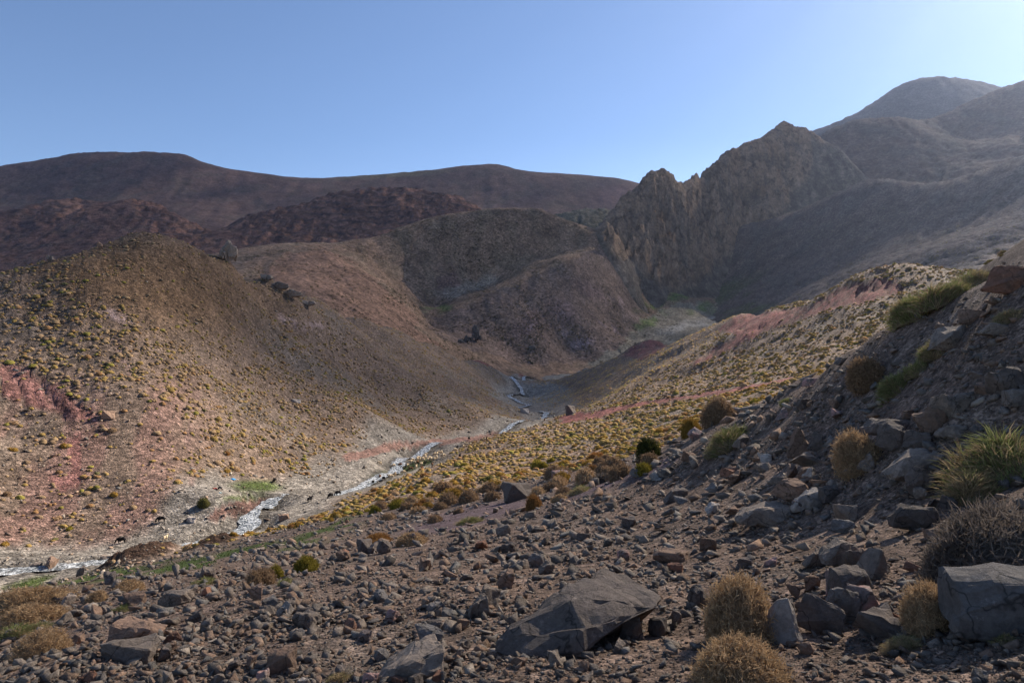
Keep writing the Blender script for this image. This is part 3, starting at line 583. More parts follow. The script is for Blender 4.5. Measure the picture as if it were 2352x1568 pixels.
# ------------------------------------------------------------------ unseen clouds, added and outlined to shade all but the sunlit valley
def shade_cloud(poly, alt, z0, cell, thick, seed, M_shade_cloud):
    P = np.array(poly, float); k = alt / math.tan(SUN_EL)
    x0, y0 = P.min(0) - cell * 2; x1, y1 = P.max(0) + cell * 2
    xs = np.arange(x0, x1, cell); ys = np.arange(y0, y1, cell); X, Y = np.meshgrid(xs, ys, indexing='ij')
    wob = cell * 1.2
    ins = inpoly(X + wob * fbm(X / (cell * 5), Y / (cell * 5), 3, seed), Y + wob * fbm(X / (cell * 5), Y / (cell * 5), 3, seed + 9), P)
    q = ins[:-1, :-1]
    e = ins.astype(float)
    for _ in range(6):
        e[1:-1, 1:-1] = (e[:-2, 1:-1] + e[2:, 1:-1] + e[1:-1, :-2] + e[1:-1, 2:] + e[1:-1, 1:-1]) / 5
    T = thick * np.clip(e - 0.25, 0.02, 1) * (1 + 0.5 * fbm(X / (cell * 4), Y / (cell * 4), 4, seed + 3))
    ox, oy = k * math.sin(SUN_AZ), k * math.cos(SUN_AZ)
    B = np.stack([X + ox, Y + oy, alt + z0 - 0.25 * T], -1).reshape(-1, 3); A = np.stack([X + ox, Y + oy, alt + z0 + 0.75 * T], -1).reshape(-1, 3)
    I = np.arange(X.size).reshape(X.shape); n = X.size; Fs = []
    top = np.stack([I[:-1, :-1], I[1:, :-1], I[1:, 1:], I[:-1, 1:]], -1)[q]
    Fs = [top + n, top[:, ::-1]]
    qq = np.pad(q, 1)
    c = qq[1:-1, 1:-1]
    for (di, dj, a, b) in [(-1, 0, (0, 1), (0, 0)), (1, 0, (1, 0), (1, 1)), (0, -1, (0, 0), (1, 0)), (0, 1, (1, 1), (0, 1))]:
        nb = qq[1 + di:qq.shape[0] - 1 + di, 1 + dj:qq.shape[1] - 1 + dj]; w = np.argwhere(c & ~nb)
        ia = I[w[:, 0] + a[0], w[:, 1] + a[1]]; ib = I[w[:, 0] + b[0], w[:, 1] + b[1]]
        Fs.append(np.stack([ia, ib, ib + n, ia + n], -1))
    Q = np.concatenate(Fs); V = np.r_[B, A]; used = np.unique(Q); re = np.zeros(len(V), int); re[used] = np.arange(len(used))
    o = mesh_obj('shade_cloud', V[used], re[Q], M_shade_cloud, smooth=True); o['kind'] = 'structure'; return o
def shade_cloud_material(clear):
    m = bpy.data.materials.new('shade_cloud_white'); m.use_nodes = True; nt = m.node_tree; nt.nodes.clear()
    t = N(nt, 'ShaderNodeBsdfTranslucent'); t.inputs[0].default_value = (0.92, 0.92, 0.92, 1); o = N(nt, 'ShaderNodeOutputMaterial')
    tr = N(nt, 'ShaderNodeBsdfTransparent'); mx = N(nt, 'ShaderNodeMixShader'); mx.inputs[0].default_value = clear      # the added clouds are thin: part of the sun comes through
    nt.links.new(t.outputs[0], mx.inputs[1]); nt.links.new(tr.outputs[0], mx.inputs[2]); nt.links.new(mx.outputs[0], o.inputs[0]); return m
shade_cloud([(-115, 44), (-60, 50), (-30, 52), (0, 66), (18, 62), (30, 46), (55, 62), (150, 60), (420, -150), (300, -700), (-500, -600), (-420, 0), (-190, 40)], 1200, -10, 9, 90, 900, shade_cloud_material(0.70))
shade_cloud([(-700, 65), (-170, 82), (-100, 114), (-66, 162), (-15, 238), (20, 330), (45, 480), (72, 640), (130, 745), (195, 660), (310, 560), (480, 560), (700, 760), (850, 1150), (1050, 1700), (1400, 3000), (900, 3200), (-3200, 3200), (-3200, 100)], 5000, 0, 45, 500, 950, shade_cloud_material(0.48))

# ------------------------------------------------------------------ air
def box(name, lo, hi, mat):
    V = [(x, y, z) for x in (lo[0], hi[0]) for y in (lo[1], hi[1]) for z in (lo[2], hi[2])]
    return mesh_obj(name, V, [(0, 1, 3, 2), (4, 6, 7, 5), (0, 4, 5, 1), (2, 3, 7, 6), (0, 2, 6, 4), (1, 5, 7, 3)], mat)
M_haze = bpy.data.materials.new('haze'); M_haze.use_nodes = True; _nt = M_haze.node_tree; _nt.nodes.clear()
_v = N(_nt, 'ShaderNodeVolumePrincipled'); _v.inputs['Color'].default_value = (0.58, 0.70, 1.0, 1); _v.inputs['Density'].default_value = 0.000036; _v.inputs['Anisotropy'].default_value = 0.7
_o = N(_nt, 'ShaderNodeOutputMaterial'); _nt.links.new(_v.outputs[0], _o.inputs['Volume'])
o = box('haze', (-6100, -3100, -77), (6100, 7100, 1400), M_haze); tag(o, 'thin pale haze filling the valley', 'haze', kind='stuff')

# ------------------------------------------------------------------ water
def ribbon(name, P, widths, mat, lift):
    P = np.array(P, float); seg = []
    L = np.r_[0, np.cumsum(np.hypot(*(np.diff(P[:, :2], axis=0).T)))]
    n = int(L[-1] / 0.8); t = np.linspace(0, L[-1], n)
    # smooth, meandering centre line
    x = np.interp(t, L, P[:, 0]); y = np.interp(t, L, P[:, 1]); w = np.interp(t, L, widths)
    kx = np.ones(5) / 5; x[2:-2] = np.convolve(x, kx, 'valid'); y[2:-2] = np.convolve(y, kx, 'valid')
    tx = np.gradient(x); ty = np.gradient(y); ln = np.hypot(tx, ty) + 1e-9; nx, ny = -ty / ln, tx / ln
    mz = fbm(t / 9.0, t * 0 + 3.3, 3, 91) * np.clip((y - 150) / 150, .35, 1.6); x = x + nx * mz; y = y + ny * mz
    z = G.h(x, y); k2 = np.ones(9) / 9; zz = z.copy(); zz[4:-4] = np.convolve(z, k2, 'valid')
    V = []; m = 7
    for j in range(m):
        s = j / (m - 1) * 2 - 1
        wl = w * (1 + 0.30 * fbm(t / 3.0, np.full(n, j // 4 * 9.0), 3, 77) + 0.30 * fbm(t / 1.1, np.full(n, j // 4 * 5.0 + 2), 3, 78))
        V.append(np.stack([x + nx * s * wl, y + ny * s * wl, zz + lift + np.clip((y - 220) / 400, 0, 1) * 0.65 + 0.05 * fbm(x / 0.8, y / 0.8 + j, 2, 81)], -1))
    V = np.stack(V, 1).reshape(-1, 3); I = np.arange(n * m).reshape(n, m)
    Q = np.stack([I[:-1, :-1], I[1:, :-1], I[1:, 1:], I[:-1, 1:]], -1).reshape(-1, 4)
    o = mesh_obj(name, V, Q, mat, smooth=True); o['kind'] = 'structure'; return o
M_water, nt, b = nodes_of('running_water', 0.12, 0.5)
geo_ = N(nt, 'ShaderNodeNewGeometry')
n1 = N(nt, 'ShaderNodeTexNoise', i_Scale=1.9, i_Detail=7.0, i_Roughness=0.75, i_Distortion=0.8); nt.links.new(geo_.outputs['Position'], n1.inputs['Vector'])
foam = ramp(nt, n1.outputs['Fac'], [(0.46, 0.0), (0.66, 1.0)])
mx = N(nt, 'ShaderNodeMix', data_type='RGBA'); mx.inputs[6].default_value = (0.07, 0.085, 0.095, 1); mx.inputs[7].default_value = (0.80, 0.82, 0.85, 1)
nt.links.new(foam, mx.inputs[0]); nt.links.new(mx.outputs[2], b.inputs['Base Color'])
nt.links.new(ramp(nt, foam, [(0, 0.12), (1, 0.6)]), b.inputs['Roughness'])
bp = N(nt, 'ShaderNodeBump', i_Strength=1.0, i_Distance=0.25); nt.links.new(n1.outputs['Fac'], bp.inputs['Height']); nt.links.new(bp.outputs[0], b.inputs['Normal'])
wid = [1.2 if k < 25 else 1.4 for k in range(len(STREAM))]
for k in range(8, 12): wid[k] = 1.35
for k in range(15, 20): wid[k] = 1.5
ribbon('stream', STREAM, wid, M_water, 0.37)

# ------------------------------------------------------------------ rocks
def hull_mesh(rng, kind='block', npts=11):
    bm = bmesh.new()
    sx, sy, sz = {'block': (1, .85, .75), 'slab': (1.1, .85, .38), 'wedge': (1, .8, .8), 'round': (1, .9, .8)}[kind]
    for _ in range(npts):
        p = np.array([rng.uniform(-1, 1), rng.uniform(-1, 1), rng.uniform(-1, 1)])
        if kind == 'round': p = p / np.linalg.norm(p) * rng.uniform(.85, 1)
        else: p = np.sign(p) * np.abs(p) ** 0.45
        if kind == 'wedge' and p[2] > 0: p[0] *= 0.35; p[1] *= 0.6
        bm.verts.new((p[0] * sx * .5, p[1] * sy * .5, p[2] * sz * .5))
    r = bmesh.ops.convex_hull(bm, input=bm.verts)
    bmesh.ops.delete(bm, geom=[v for v in bm.verts if not v.link_faces], context='VERTS')
    bmesh.ops.dissolve_limit(bm, angle_limit=math.radians(8), verts=bm.verts, edges=bm.edges)
    return bm
def weather(bm, seed, cuts, amp):
    """chipped edges and rough faces"""
    bmesh.ops.bevel(bm, geom=list(bm.edges), offset=0.028, segments=1, affect='EDGES', profile=0.5, clamp_overlap=True)
    bmesh.ops.triangulate(bm, faces=bm.faces[:])
    for _ in range(cuts):
        lim = 0.13
        ed = [e for e in bm.edges if e.calc_length() > lim]
        if ed: bmesh.ops.subdivide_edges(bm, edges=ed, cuts=1, use_grid_fill=False)
        bmesh.ops.triangulate(bm, faces=bm.faces[:])
    bm.normal_update()
    co = np.array([v.co[:] for v in bm.verts])
    d = fbm(co[:, 0] * 3 + seed, co[:, 1] * 3 + co[:, 2] * 2.3, 3, seed) * amp + fbm(co[:, 0] * 9 + seed, co[:, 2] * 9 + co[:, 1] * 7, 2, seed + 3) * amp * .45
    nr = [v.normal.copy() for v in bm.verts]
    for v, q, nn in zip(bm.verts, d, nr): v.co += nn * float(q)
    return bm
def bm_arrays(bm):
    bmesh.ops.triangulate(bm, faces=bm.faces[:]); bm.verts.ensure_lookup_table()
    for k, v in enumerate(bm.verts): v.index = k
    V = np.array([v.co[:] for v in bm.verts]); Fc = np.array([[v.index for v in f.verts] for f in bm.faces]); return V, Fc

def rock_material(name, base, second, patch=None, attr=False):
    m, nt, b = nodes_of(name, 0.88, 0.25)
    tc = N(nt, 'ShaderNodeTexCoord'); oi = N(nt, 'ShaderNodeObjectInfo'); geo = N(nt, 'ShaderNodeNewGeometry')
    vec = geo.outputs['Position']
    if attr: c0 = N(nt, 'ShaderNodeAttribute', attribute_name='col').outputs['Color']
    else:
        hs = N(nt, 'ShaderNodeRGB'); hs.outputs[0].default_value = (*base, 1); c0 = hs.outputs[0]
        vr = N(nt, 'ShaderNodeMapRange'); vr.inputs[3].default_value = 0.75; vr.inputs[4].default_value = 1.3; nt.links.new(oi.outputs['Random'], vr.inputs[0])
        c0 = mul(nt, c0, vr.outputs[0])
        n0 = N(nt, 'ShaderNodeTexNoise', i_Scale=5.0, i_Detail=5.0, i_Roughness=0.6); nt.links.new(vec, n0.inputs['Vector'])
        mm = N(nt, 'ShaderNodeMix', data_type='RGBA'); mm.inputs[7].default_value = (*second, 1)
        nt.links.new(ramp(nt, n0.outputs['Fac'], [(0.45, 0.0), (0.68, 0.8)]), mm.inputs[0]); nt.links.new(c0, mm.inputs[6]); c0 = mm.outputs[2]
        if patch:
            n3 = N(nt, 'ShaderNodeTexNoise', i_Scale=7.0, i_Detail=3.0); nt.links.new(vec, n3.inputs['Vector'])
            mp = N(nt, 'ShaderNodeMix', data_type='RGBA'); mp.inputs[7].default_value = (*patch, 1)
            nt.links.new(ramp(nt, n3.outputs['Fac'], [(0.5, 0.0), (0.58, 0.85)]), mp.inputs[0]); nt.links.new(c0, mp.inputs[6]); c0 = mp.outputs[2]
    if not attr:    # hairline cracks and pale lichen spots
        wn_ = N(nt, 'ShaderNodeTexNoise', i_Scale=4.0, i_Detail=3.0); nt.links.new(vec, wn_.inputs['Vector'])
        va = N(nt, 'ShaderNodeVectorMath', operation='MULTIPLY_ADD'); va.inputs[1].default_value = (.35, .35, .35); nt.links.new(wn_.outputs['Color'], va.inputs[0]); nt.links.new(vec, va.inputs[2])
        ck = N(nt, 'ShaderNodeTexVoronoi', feature='DISTANCE_TO_EDGE', i_Scale=2.6); nt.links.new(va.outputs[0], ck.inputs['Vector'])
        c0 = mul(nt, c0, ramp(nt, ck.outputs['Distance'], [(0.0, .35), (0.018, 1.0)]))
        ln = N(nt, 'ShaderNodeTexNoise', i_Scale=13.0, i_Detail=6.0, i_Roughness=.8); nt.links.new(vec, ln.inputs['Vector'])
        c0 = mul(nt, c0, ramp(nt, ln.outputs['Fac'], [(0.58, 1.0), (0.68, 1.75)]))
    n1 = N(nt, 'ShaderNodeTexNoise', i_Scale=22.0, i_Detail=8.0, i_Roughness=0.75); nt.links.new(vec, n1.inputs['Vector'])
    c0 = mul(nt, c0, ramp(nt, n1.outputs['Fac'], [(0.3, 0.62), (0.5, 1.0), (0.7, 1.4)]))
    nt.links.new(c0, b.inputs['Base Color'])
    n2 = N(nt, 'ShaderNodeTexNoise', i_Scale=30.0, i_Detail=8.0, i_Roughness=0.75); nt.links.new(vec, n2.inputs['Vector'])
    bp = N(nt, 'ShaderNodeBump', i_Strength=1.0, i_Distance=0.04); nt.links.new(n2.outputs['Fac'], bp.inputs['Height']); nt.links.new(bp.outputs[0], b.inputs['Normal'])
    return m
RM = {'grey': rock_material('grey_rock', (0.245, 0.192, 0.153), (0.181, 0.144, 0.118)),
      'dark grey': rock_material('dark_grey_rock', (0.162, 0.128, 0.108), (0.107, 0.086, 0.075)),
      'blue-grey': rock_material('blue_grey_rock', (0.207, 0.184, 0.169), (0.152, 0.131, 0.121)),
      'brown': rock_material('brown_rock', (0.256, 0.163, 0.113), (0.173, 0.117, 0.086)),
      'rust-brown': rock_material('rust_brown_rock', (0.259, 0.128, 0.081), (0.147, 0.096, 0.074)),
      'pale grey': rock_material('pale_grey_rock', (0.397, 0.336, 0.287), (0.259, 0.224, 0.199)),
      'pinkish grey': rock_material('pinkish_rock', (0.259, 0.195, 0.169), (0.190, 0.144, 0.127), (0.467, 0.264, 0.228))}
M_scree = rock_material('scree_stone', (0, 0, 0), (0, 0, 0), attr=True)
prng = random.Random(5)
KINDS = ['block', 'block', 'slab', 'block', 'wedge', 'slab', 'block', 'round']
DETAIL = {}
def detail_rock(kind, k, mat):
    key = (kind, k, mat)
    if key not in DETAIL:
        base = ('shape', kind, k)
        if base not in DETAIL:
            bm = hull_mesh(random.Random(hash(kind) % 97 * 0 + k * 31 + len(kind)), kind, 12 if kind != 'round' else 26)
            weather(bm, k * 7 + len(kind), 2, 0.05); me = bpy.data.meshes.new('rock'); bm.to_mesh(me); bm.free(); DETAIL[base] = me
        me = DETAIL[base].copy(); me.materials.append(RM[mat]); DETAIL[key] = me
    return DETAIL[key]
ROCKS = []      # every single rock: dict(u, v, w, colour, kind, obj)
def bounds(me):
    c = np.array([v.co[:] for v in me.vertices]); return c.min(0), c.max(0)
OUTC = {}
def outcrop_mesh(k, mat):
    """jagged knob of several joined blocks"""
    if (k, mat) not in OUTC:
        r = random.Random(900 + k); bm = bmesh.new()
        for j in range(9):
            b2 = hull_mesh(r, r.choice(['block', 'round', 'block']), 14); weather(b2, k * 11 + j, 1, .09); t_ = r.uniform(-.42, .42); s_ = r.uniform(.35, .6) * (1.15 - abs(t_))
            bmesh.ops.transform(b2, matrix=Matrix.Translation((t_, r.uniform(-.2, .2), (.42 - abs(t_) * .7) * r.uniform(.1, 1))) @ Euler((r.uniform(-.4, .4), r.uniform(-.4, .4), r.uniform(0, 6))).to_matrix().to_4x4() @ Matrix.Diagonal((s_, s_, s_ * r.uniform(1, 1.7), 1)), verts=b2.verts)
            m_ = bpy.data.meshes.new('t'); b2.to_mesh(m_); b2.free(); bm.from_mesh(m_); bpy.data.meshes.remove(m_)
        me = bpy.data.meshes.new('rock_outcrop'); bm.to_mesh(me); bm.free(); me.materials.append(RM[mat]); OUTC[k, mat] = me
    return OUTC[k, mat]
def put_rock(u, v, w, h, colour='grey', kind='block', k=None, yaw=None, tilt=0.0, sink=0.16, label=None, L=None, name='rock', rx=0.0):
    L = L or G; x, y, z = L.hit(u, v)
    W, Hh = w * y / F, h * y / F
    k = prng.randrange(6) if k is None else k
    me = outcrop_mesh(k % 4, colour) if name == 'rock_outcrop' else detail_rock(kind, k, colour); lo, hi = bounds(me)
    ex = hi - lo
    o = bpy.data.objects.new(name, me); COL.objects.link(o)
    yaw = prng.uniform(-.5, .5) if yaw is None else yaw
    sy = 0.9 * math.sqrt(W * Hh) if kind != 'slab' else 0.8 * W
    o.scale = (W / ex[0], sy / ex[1], Hh * (1 + sink) / ex[2])
    o.rotation_euler = (rx, tilt, yaw)
    o.location = (x, y + sy * 0.35, float(L.h(x, y + sy * 0.35)) + Hh * (0.5 - sink * 0.5))
    zc = z + Hh * (0.5 - sink * .5); o.location.z = 0.5 * (zc + o.location.z)
    ROCKS.append(dict(u=u, v=v - h / 2, w=w, colour=colour, kind=kind, obj=o, label=label)); return o

# the big dark boulder in front
xb, yb, zb = G.hit(1300, 1500)
bm = bmesh.new()
for (u, v, dy) in [(1137, 1490, .02), (1150, 1507, -.03), (1255, 1510, -.12), (1335, 1496, -.10), (1402, 1452, .0), (1462, 1420, .10), (1512, 1390, .22), (1139, 1466, .06), (1200, 1424, .14), (1236, 1394, .2), (1290, 1362, .26),
                   (1345, 1438, -.06), (1305, 1378, .16), (1330, 1334, .62), (1388, 1302, .85), (1440, 1316, .88), (1492, 1344, .72), (1516, 1362, .5), (1515, 1384, .26), (1180, 1500, .6), (1480, 1420, .9), (1300, 1500, .9)]:
    bm.verts.new(px3(u, v, yb + dy))
cen = Vector((xb, yb + 0.35, zb))
bmesh.ops.convex_hull(bm, input=bm.verts); bmesh.ops.delete(bm, geom=[v for v in bm.verts if not v.link_faces], context='VERTS')
for v in bm.verts: v.co -= cen
bmesh.ops.dissolve_limit(bm, angle_limit=math.radians(5), verts=bm.verts, edges=bm.edges)
weather(bm, 5, 4, 0.04)
me = bpy.data.meshes.new('boulder'); bm.to_mesh(me); bm.free(); me.materials.append(RM['dark grey'])
o = bpy.data.objects.new('boulder', me); COL.objects.link(o); o.location = cen
ROCKS.append(dict(u=1330, v=1400, w=380, colour='dark grey', kind='slab', obj=o, label='largest dark grey boulder in the foreground, a sloping wedge with a flat top'))

HERO = [  # u, v foot, width, height, colour, kind, tilt, label
    (2345, 1452, 262, 128, 'blue-grey', 'block', 0.0, 'blue-grey block with flat lit top at the lower right edge'),
    (935, 1562, 165, 52, 'grey', 'slab', -0.15, 'grey sloping boulder at the bottom edge left of the dark boulder'),
    (2108, 1100, 128, 66, 'grey', 'block', 0.05, 'grey flat-topped block behind the rounded cracked rock, right slope'),
    (2124, 1134, 64, 60, 'dark grey', 'round', 0.1, 'rounded dark rock with a cracked face in front of flat-topped block'),
    (2158, 1112, 38, 26, 'dark grey', 'block', 0, 'small dark rock right of the rounded cracked rock'),
    (2064, 1032, 74, 62, 'dark grey', 'round', -.1, 'smooth dark rock touching the right side of the tan cushion'),
    (2114, 1036, 58, 44, 'dark grey', 'block', 0, 'squarish dark rock right of the smooth dark rock'),
    (2056, 1000, 116, 42, 'dark grey', 'slab', 0.12, 'long dark slab above the smooth dark rock on right slope'),
    (2178, 968, 64, 54, 'grey', 'block', 0.2, 'angular pale-topped rock standing highest in the right cluster'),
    (2146, 990, 62, 58, 'brown', 'slab', -0.6, 'brown slab leaning left of the angular pale-topped rock'),
    (2204, 946, 56, 42, 'grey', 'block', 0, 'grey rock just above the angular pale-topped rock'),
    (2192, 1006, 64, 30, 'grey', 'slab', 0.1, 'low flat rock at the foot of the angular pale-topped rock'),
    (2306, 908, 58, 46, 'dark grey', 'block', 0, 'dark blocky rock, left of the trio at the right edge'),
    (2336, 896, 62, 54, 'dark grey', 'round', 0, 'tallest dark rock of the trio at the right edge'),
    (2346, 930, 56, 36, 'grey', 'block', 0, 'lowest rock of the dark trio at the right edge'),
    (2344, 664, 110, 62, 'rust-brown', 'block', 0.1, 'rust-brown boulder on the skyline at the right edge'),
    (2290, 770, 62, 30, 'grey', 'slab', .1, 'grey slab below the rust-brown skyline boulder'),
    (2190, 790, 84, 40, 'grey', 'slab', -.35, 'tilted grey slab above the upper tan grass tuft, right slope'),
    (2240, 740, 50, 34, 'brown', 'block', 0, 'brown block above the tilted grey slab, right slope'),
    (1846, 1042, 68, 64, 'brown', 'wedge', 0, 'upright brown triangular rock on the middle of right slope'),
    (1882, 1034, 32, 42, 'dark grey', 'wedge', 0.1, 'small dark pointed rock right of the upright brown rock'),
    (1868, 1066, 80, 32, 'grey', 'slab', 0.08, 'grey slab just below the upright brown rock'),
    (1962, 1092, 52, 28, 'grey', 'slab', 0, 'flat grey rock below the middle tan cushion'),
    (1998, 1078, 40, 40, 'grey', 'wedge', 0, 'pointed rock at the right foot of the middle tan cushion'),
    (2114, 1216, 108, 58, 'dark grey', 'slab', 0.05, 'flat dark slab left of the big grey-brown bush'),
    (1762, 1208, 128, 44, 'grey', 'slab', 0.05, 'long arched grey slab above the stone field, centre right'),
    (1836, 1150, 96, 46, 'brown', 'round', 0, 'domed brown boulder above the long arched slab'),
    (1860, 1170, 78, 36, 'pale grey', 'slab', -.25, 'pale tilted slab at the foot of the domed brown boulder'),
    (1910, 1150, 44, 32, 'dark grey', 'block', 0, 'dark block right of the domed brown boulder'),
    (1966, 1380, 92, 72, 'dark grey', 'block', 0.1, 'dark block with overhanging face behind the rock pile'),
    (1930, 1366, 50, 52, 'pinkish grey', 'block', 0, 'squarish rock left of the dark overhanging block'),
    (2004, 1412, 96, 62, 'pinkish grey', 'block', 0.12, 'pink-stained rock in the middle of the rock pile'),
    (1946, 1432, 78, 70, 'blue-grey', 'block', 0.3, 'blue-grey angular rock in the middle of the rock pile'),
    (1896, 1460, 92, 74, 'dark grey', 'block', 0.25, 'dark front rock of the pile with a lit upper face'),
    (2042, 1460, 112, 78, 'dark grey', 'slab', 0.05, 'broad flat-faced dark rock at the right of the pile'),
    (2022, 1322, 86, 62, 'grey', 'wedge', 0.15, 'two-faced wedge rock above the pile, beside the big bush'),
    (1812, 1482, 104, 102, 'pale grey', 'wedge', 0.35, 'pale wedge rock leaning on the upper tan thorn bush'),
    (1930, 1302, 80, 62, 'grey', 'slab', 0.35, 'thick tilted slab in the stone field, right centre'),
    (1876, 1300, 62, 36, 'grey', 'slab', 0, 'low grey slab left of the thick tilted slab'),
    (1966, 1302, 32, 36, 'dark grey', 'block', 0, 'small dark cube right of the thick tilted slab'),
    (1986, 1292, 28, 32, 'brown', 'block', 0.2, 'small brown block beside the small dark cube'),
    (1948, 1202, 54, 40, 'grey', 'block', 0, 'lone squarish grey rock left of the flat dark slab'),
    (1942, 1224, 48, 28, 'blue-grey', 'block', 0, 'bluish rock below the lone squarish rock'),
    (1610, 1394, 52, 46, 'dark grey', 'round', 0, 'round dark rock left of the upper tan thorn bush'),
    (1456, 1472, 52, 58, 'dark grey', 'wedge', 0, 'dark upright stone under the right side of the big boulder'),
    (1514, 1462, 46, 46, 'dark grey', 'round', 0, 'second dark stone under the right side of the big boulder'),
    (1276, 1530, 36, 34, 'grey', 'block', 0, 'small square stone under the front of the big boulder'),
    (1192, 1148, 82, 40, 'dark grey', 'block', 0.05, 'dark flat-topped rock among the brown cushions'),
    (1288, 1106, 42, 26, 'pinkish grey', 'block', 0, 'pinkish angular rock among the brown cushions'),
    (838, 1272, 42, 34, 'dark grey', 'block', 0, 'dark rock left of the two low tan cushions'),
    (300, 1398, 48, 34, 'brown', 'block', 0, 'brown block near the water channel, lower left'),
    (400, 1390, 74, 36, 'grey', 'slab', -.2, 'grey slab right of the brown block, lower left'),
    (300, 1470, 110, 44, 'brown', 'slab', 0, 'wide flat brown boulder in the lower left corner'),
    (290, 1518, 130, 46, 'grey', 'slab', .1, 'wide grey boulder below the flat brown one, lower left'),
    (1160, 1350, 44, 38, 'brown', 'block', 0, 'brown square rock left above the big boulder'),
    (1096, 1418, 60, 38, 'grey', 'slab', -.3, 'grey slab leaning left of the big boulder'),
    (1125, 1396, 48, 46, 'grey', 'block', .2, 'grey block behind the slab left of the big boulder'),
    (1550, 1150, 62, 30, 'dark grey', 'slab', -.2, 'dark slab below the dark green bush'),
    (1690, 1180, 40, 22, 'brown', 'slab', 0, 'brown slab left of the long arched slab'),
    (1545, 1290, 80, 26, 'brown', 'slab', 0, 'low brown slab above the right end of the big boulder'),
    (980, 1490, 70, 46, 'blue-grey', 'block', .2, 'bluish block above the pale boulder at the bottom edge'),
    (640, 1545, 70, 46, 'brown', 'block', 0, 'brown block at the bottom edge left of the pale boulder'),
    (700, 1440, 60, 34, 'grey', 'slab', 0, 'grey slab in the scree left of centre')]
for (u, v, w, h, c, kd, tl, lb) in HERO: put_rock(u, v, w, h, c, kd, tilt=tl, label=lb, name='rock' if w < 90 else 'boulder')
# outcrops on the left hill and below the spur
for (u, v, w, h, c, kd, lb, L_) in [(523, 604, 34, 46, 'grey', 'wedge', 'tall rock pinnacle on the ridge of the left hill', G), (508, 598, 18, 22, 'grey', 'wedge', 'short rock left of the ridge pinnacle on the left hill', G), (545, 612, 26, 28, 'grey', 'wedge', 'stepped rock right of the ridge pinnacle on the left hill', G),
                                   (558, 622, 24, 20, 'grey', 'block', 'low rock on the ridge right of the stepped rock', G), (112, 604, 16, 16, 'dark grey', 'round', 'dark knob on the left skyline of the left hill', G), (227, 572, 12, 14, 'brown', 'wedge', 'small brown knob just left of the left hill top', G),
                                   (640, 668, 40, 18, 'dark grey', 'block', 'dark outcrop halfway down the right ridge of the left hill', G), (668, 686, 44, 18, 'grey', 'block', 'grey outcrop lower on the right ridge of the left hill', G), (610, 648, 34, 16, 'grey', 'block', 'outcrop on the right ridge above the dark one', G), (705, 705, 40, 14, 'grey', 'block', 'lowest outcrop on the right ridge of the left hill', G),
                                   (1093, 788, 22, 32, 'dark grey', 'wedge', 'dark rock spire at the foot of the central spur', H1), (1075, 789, 24, 16, 'dark grey', 'wedge', 'jagged dark rocks left of the spire', H1), (1058, 789, 16, 8, 'dark grey', 'block', 'low dark rock farthest left of the spire', H1), (1222, 803, 18, 8, 'dark grey', 'block', 'dark boulder at the foot of the purple streaks', H1),
                                   (1478, 663, 16, 12, 'brown', 'block', 'brown boulder fallen below the small crag', H1),
                                   (1312, 952, 26, 22, 'dark grey', 'block', 'dark boulder on the edge of the red gully bank', G), (1206, 949, 22, 12, 'pale grey', 'block', 'pale boulder on the left bank near the far sheep', G),
                                   (1760, 770, 0, 0, '', '', '', None)]:
    if w: put_rock(u, v, w, h, c, kd, label=lb, L=L_, name='rock_outcrop' if v < 800 else 'rock')
for (u, v, w, h, c, lb) in [(160, 1307, 0, 0, '', ''), (100, 1312, 54, 26, 'brown', 'brown boulder in the stream at the far left'), (78, 1310, 26, 16, 'dark grey', 'dark rock behind the brown boulder in the stream'), (182, 1322, 18, 20, 'dark grey', 'black rock on the grassy bank at lower left'), (240, 1290, 26, 14, 'grey', 'grey rock at the left end of the dark earth mound'),
                         (480, 1262, 28, 12, 'grey', 'grey stones at the right end of the dark earth mound'), (650, 1195, 24, 13, 'brown', 'brown boulder on the gravel right of the white water'), (438, 1200, 22, 12, 'pale grey', 'pale slab on gravel below the round dark bush'), (398, 1210, 0, 0, '', ''), (267, 850, 0, 0, '', ''), (245, 962, 30, 18, 'brown', 'brown boulder below the red scarp on left hill'),
                         (50, 832, 0, 0, '', ''), (46, 862, 26, 8, 'grey', 'grey slab lying on the red scarp at far left'), (679, 926, 24, 9, 'pale grey', 'pale slab lying on the shrubby left hill'), (380, 1200, 0, 0, '', '')]:
    if w: put_rock(u, v, w, h, c, 'block', label=lb)

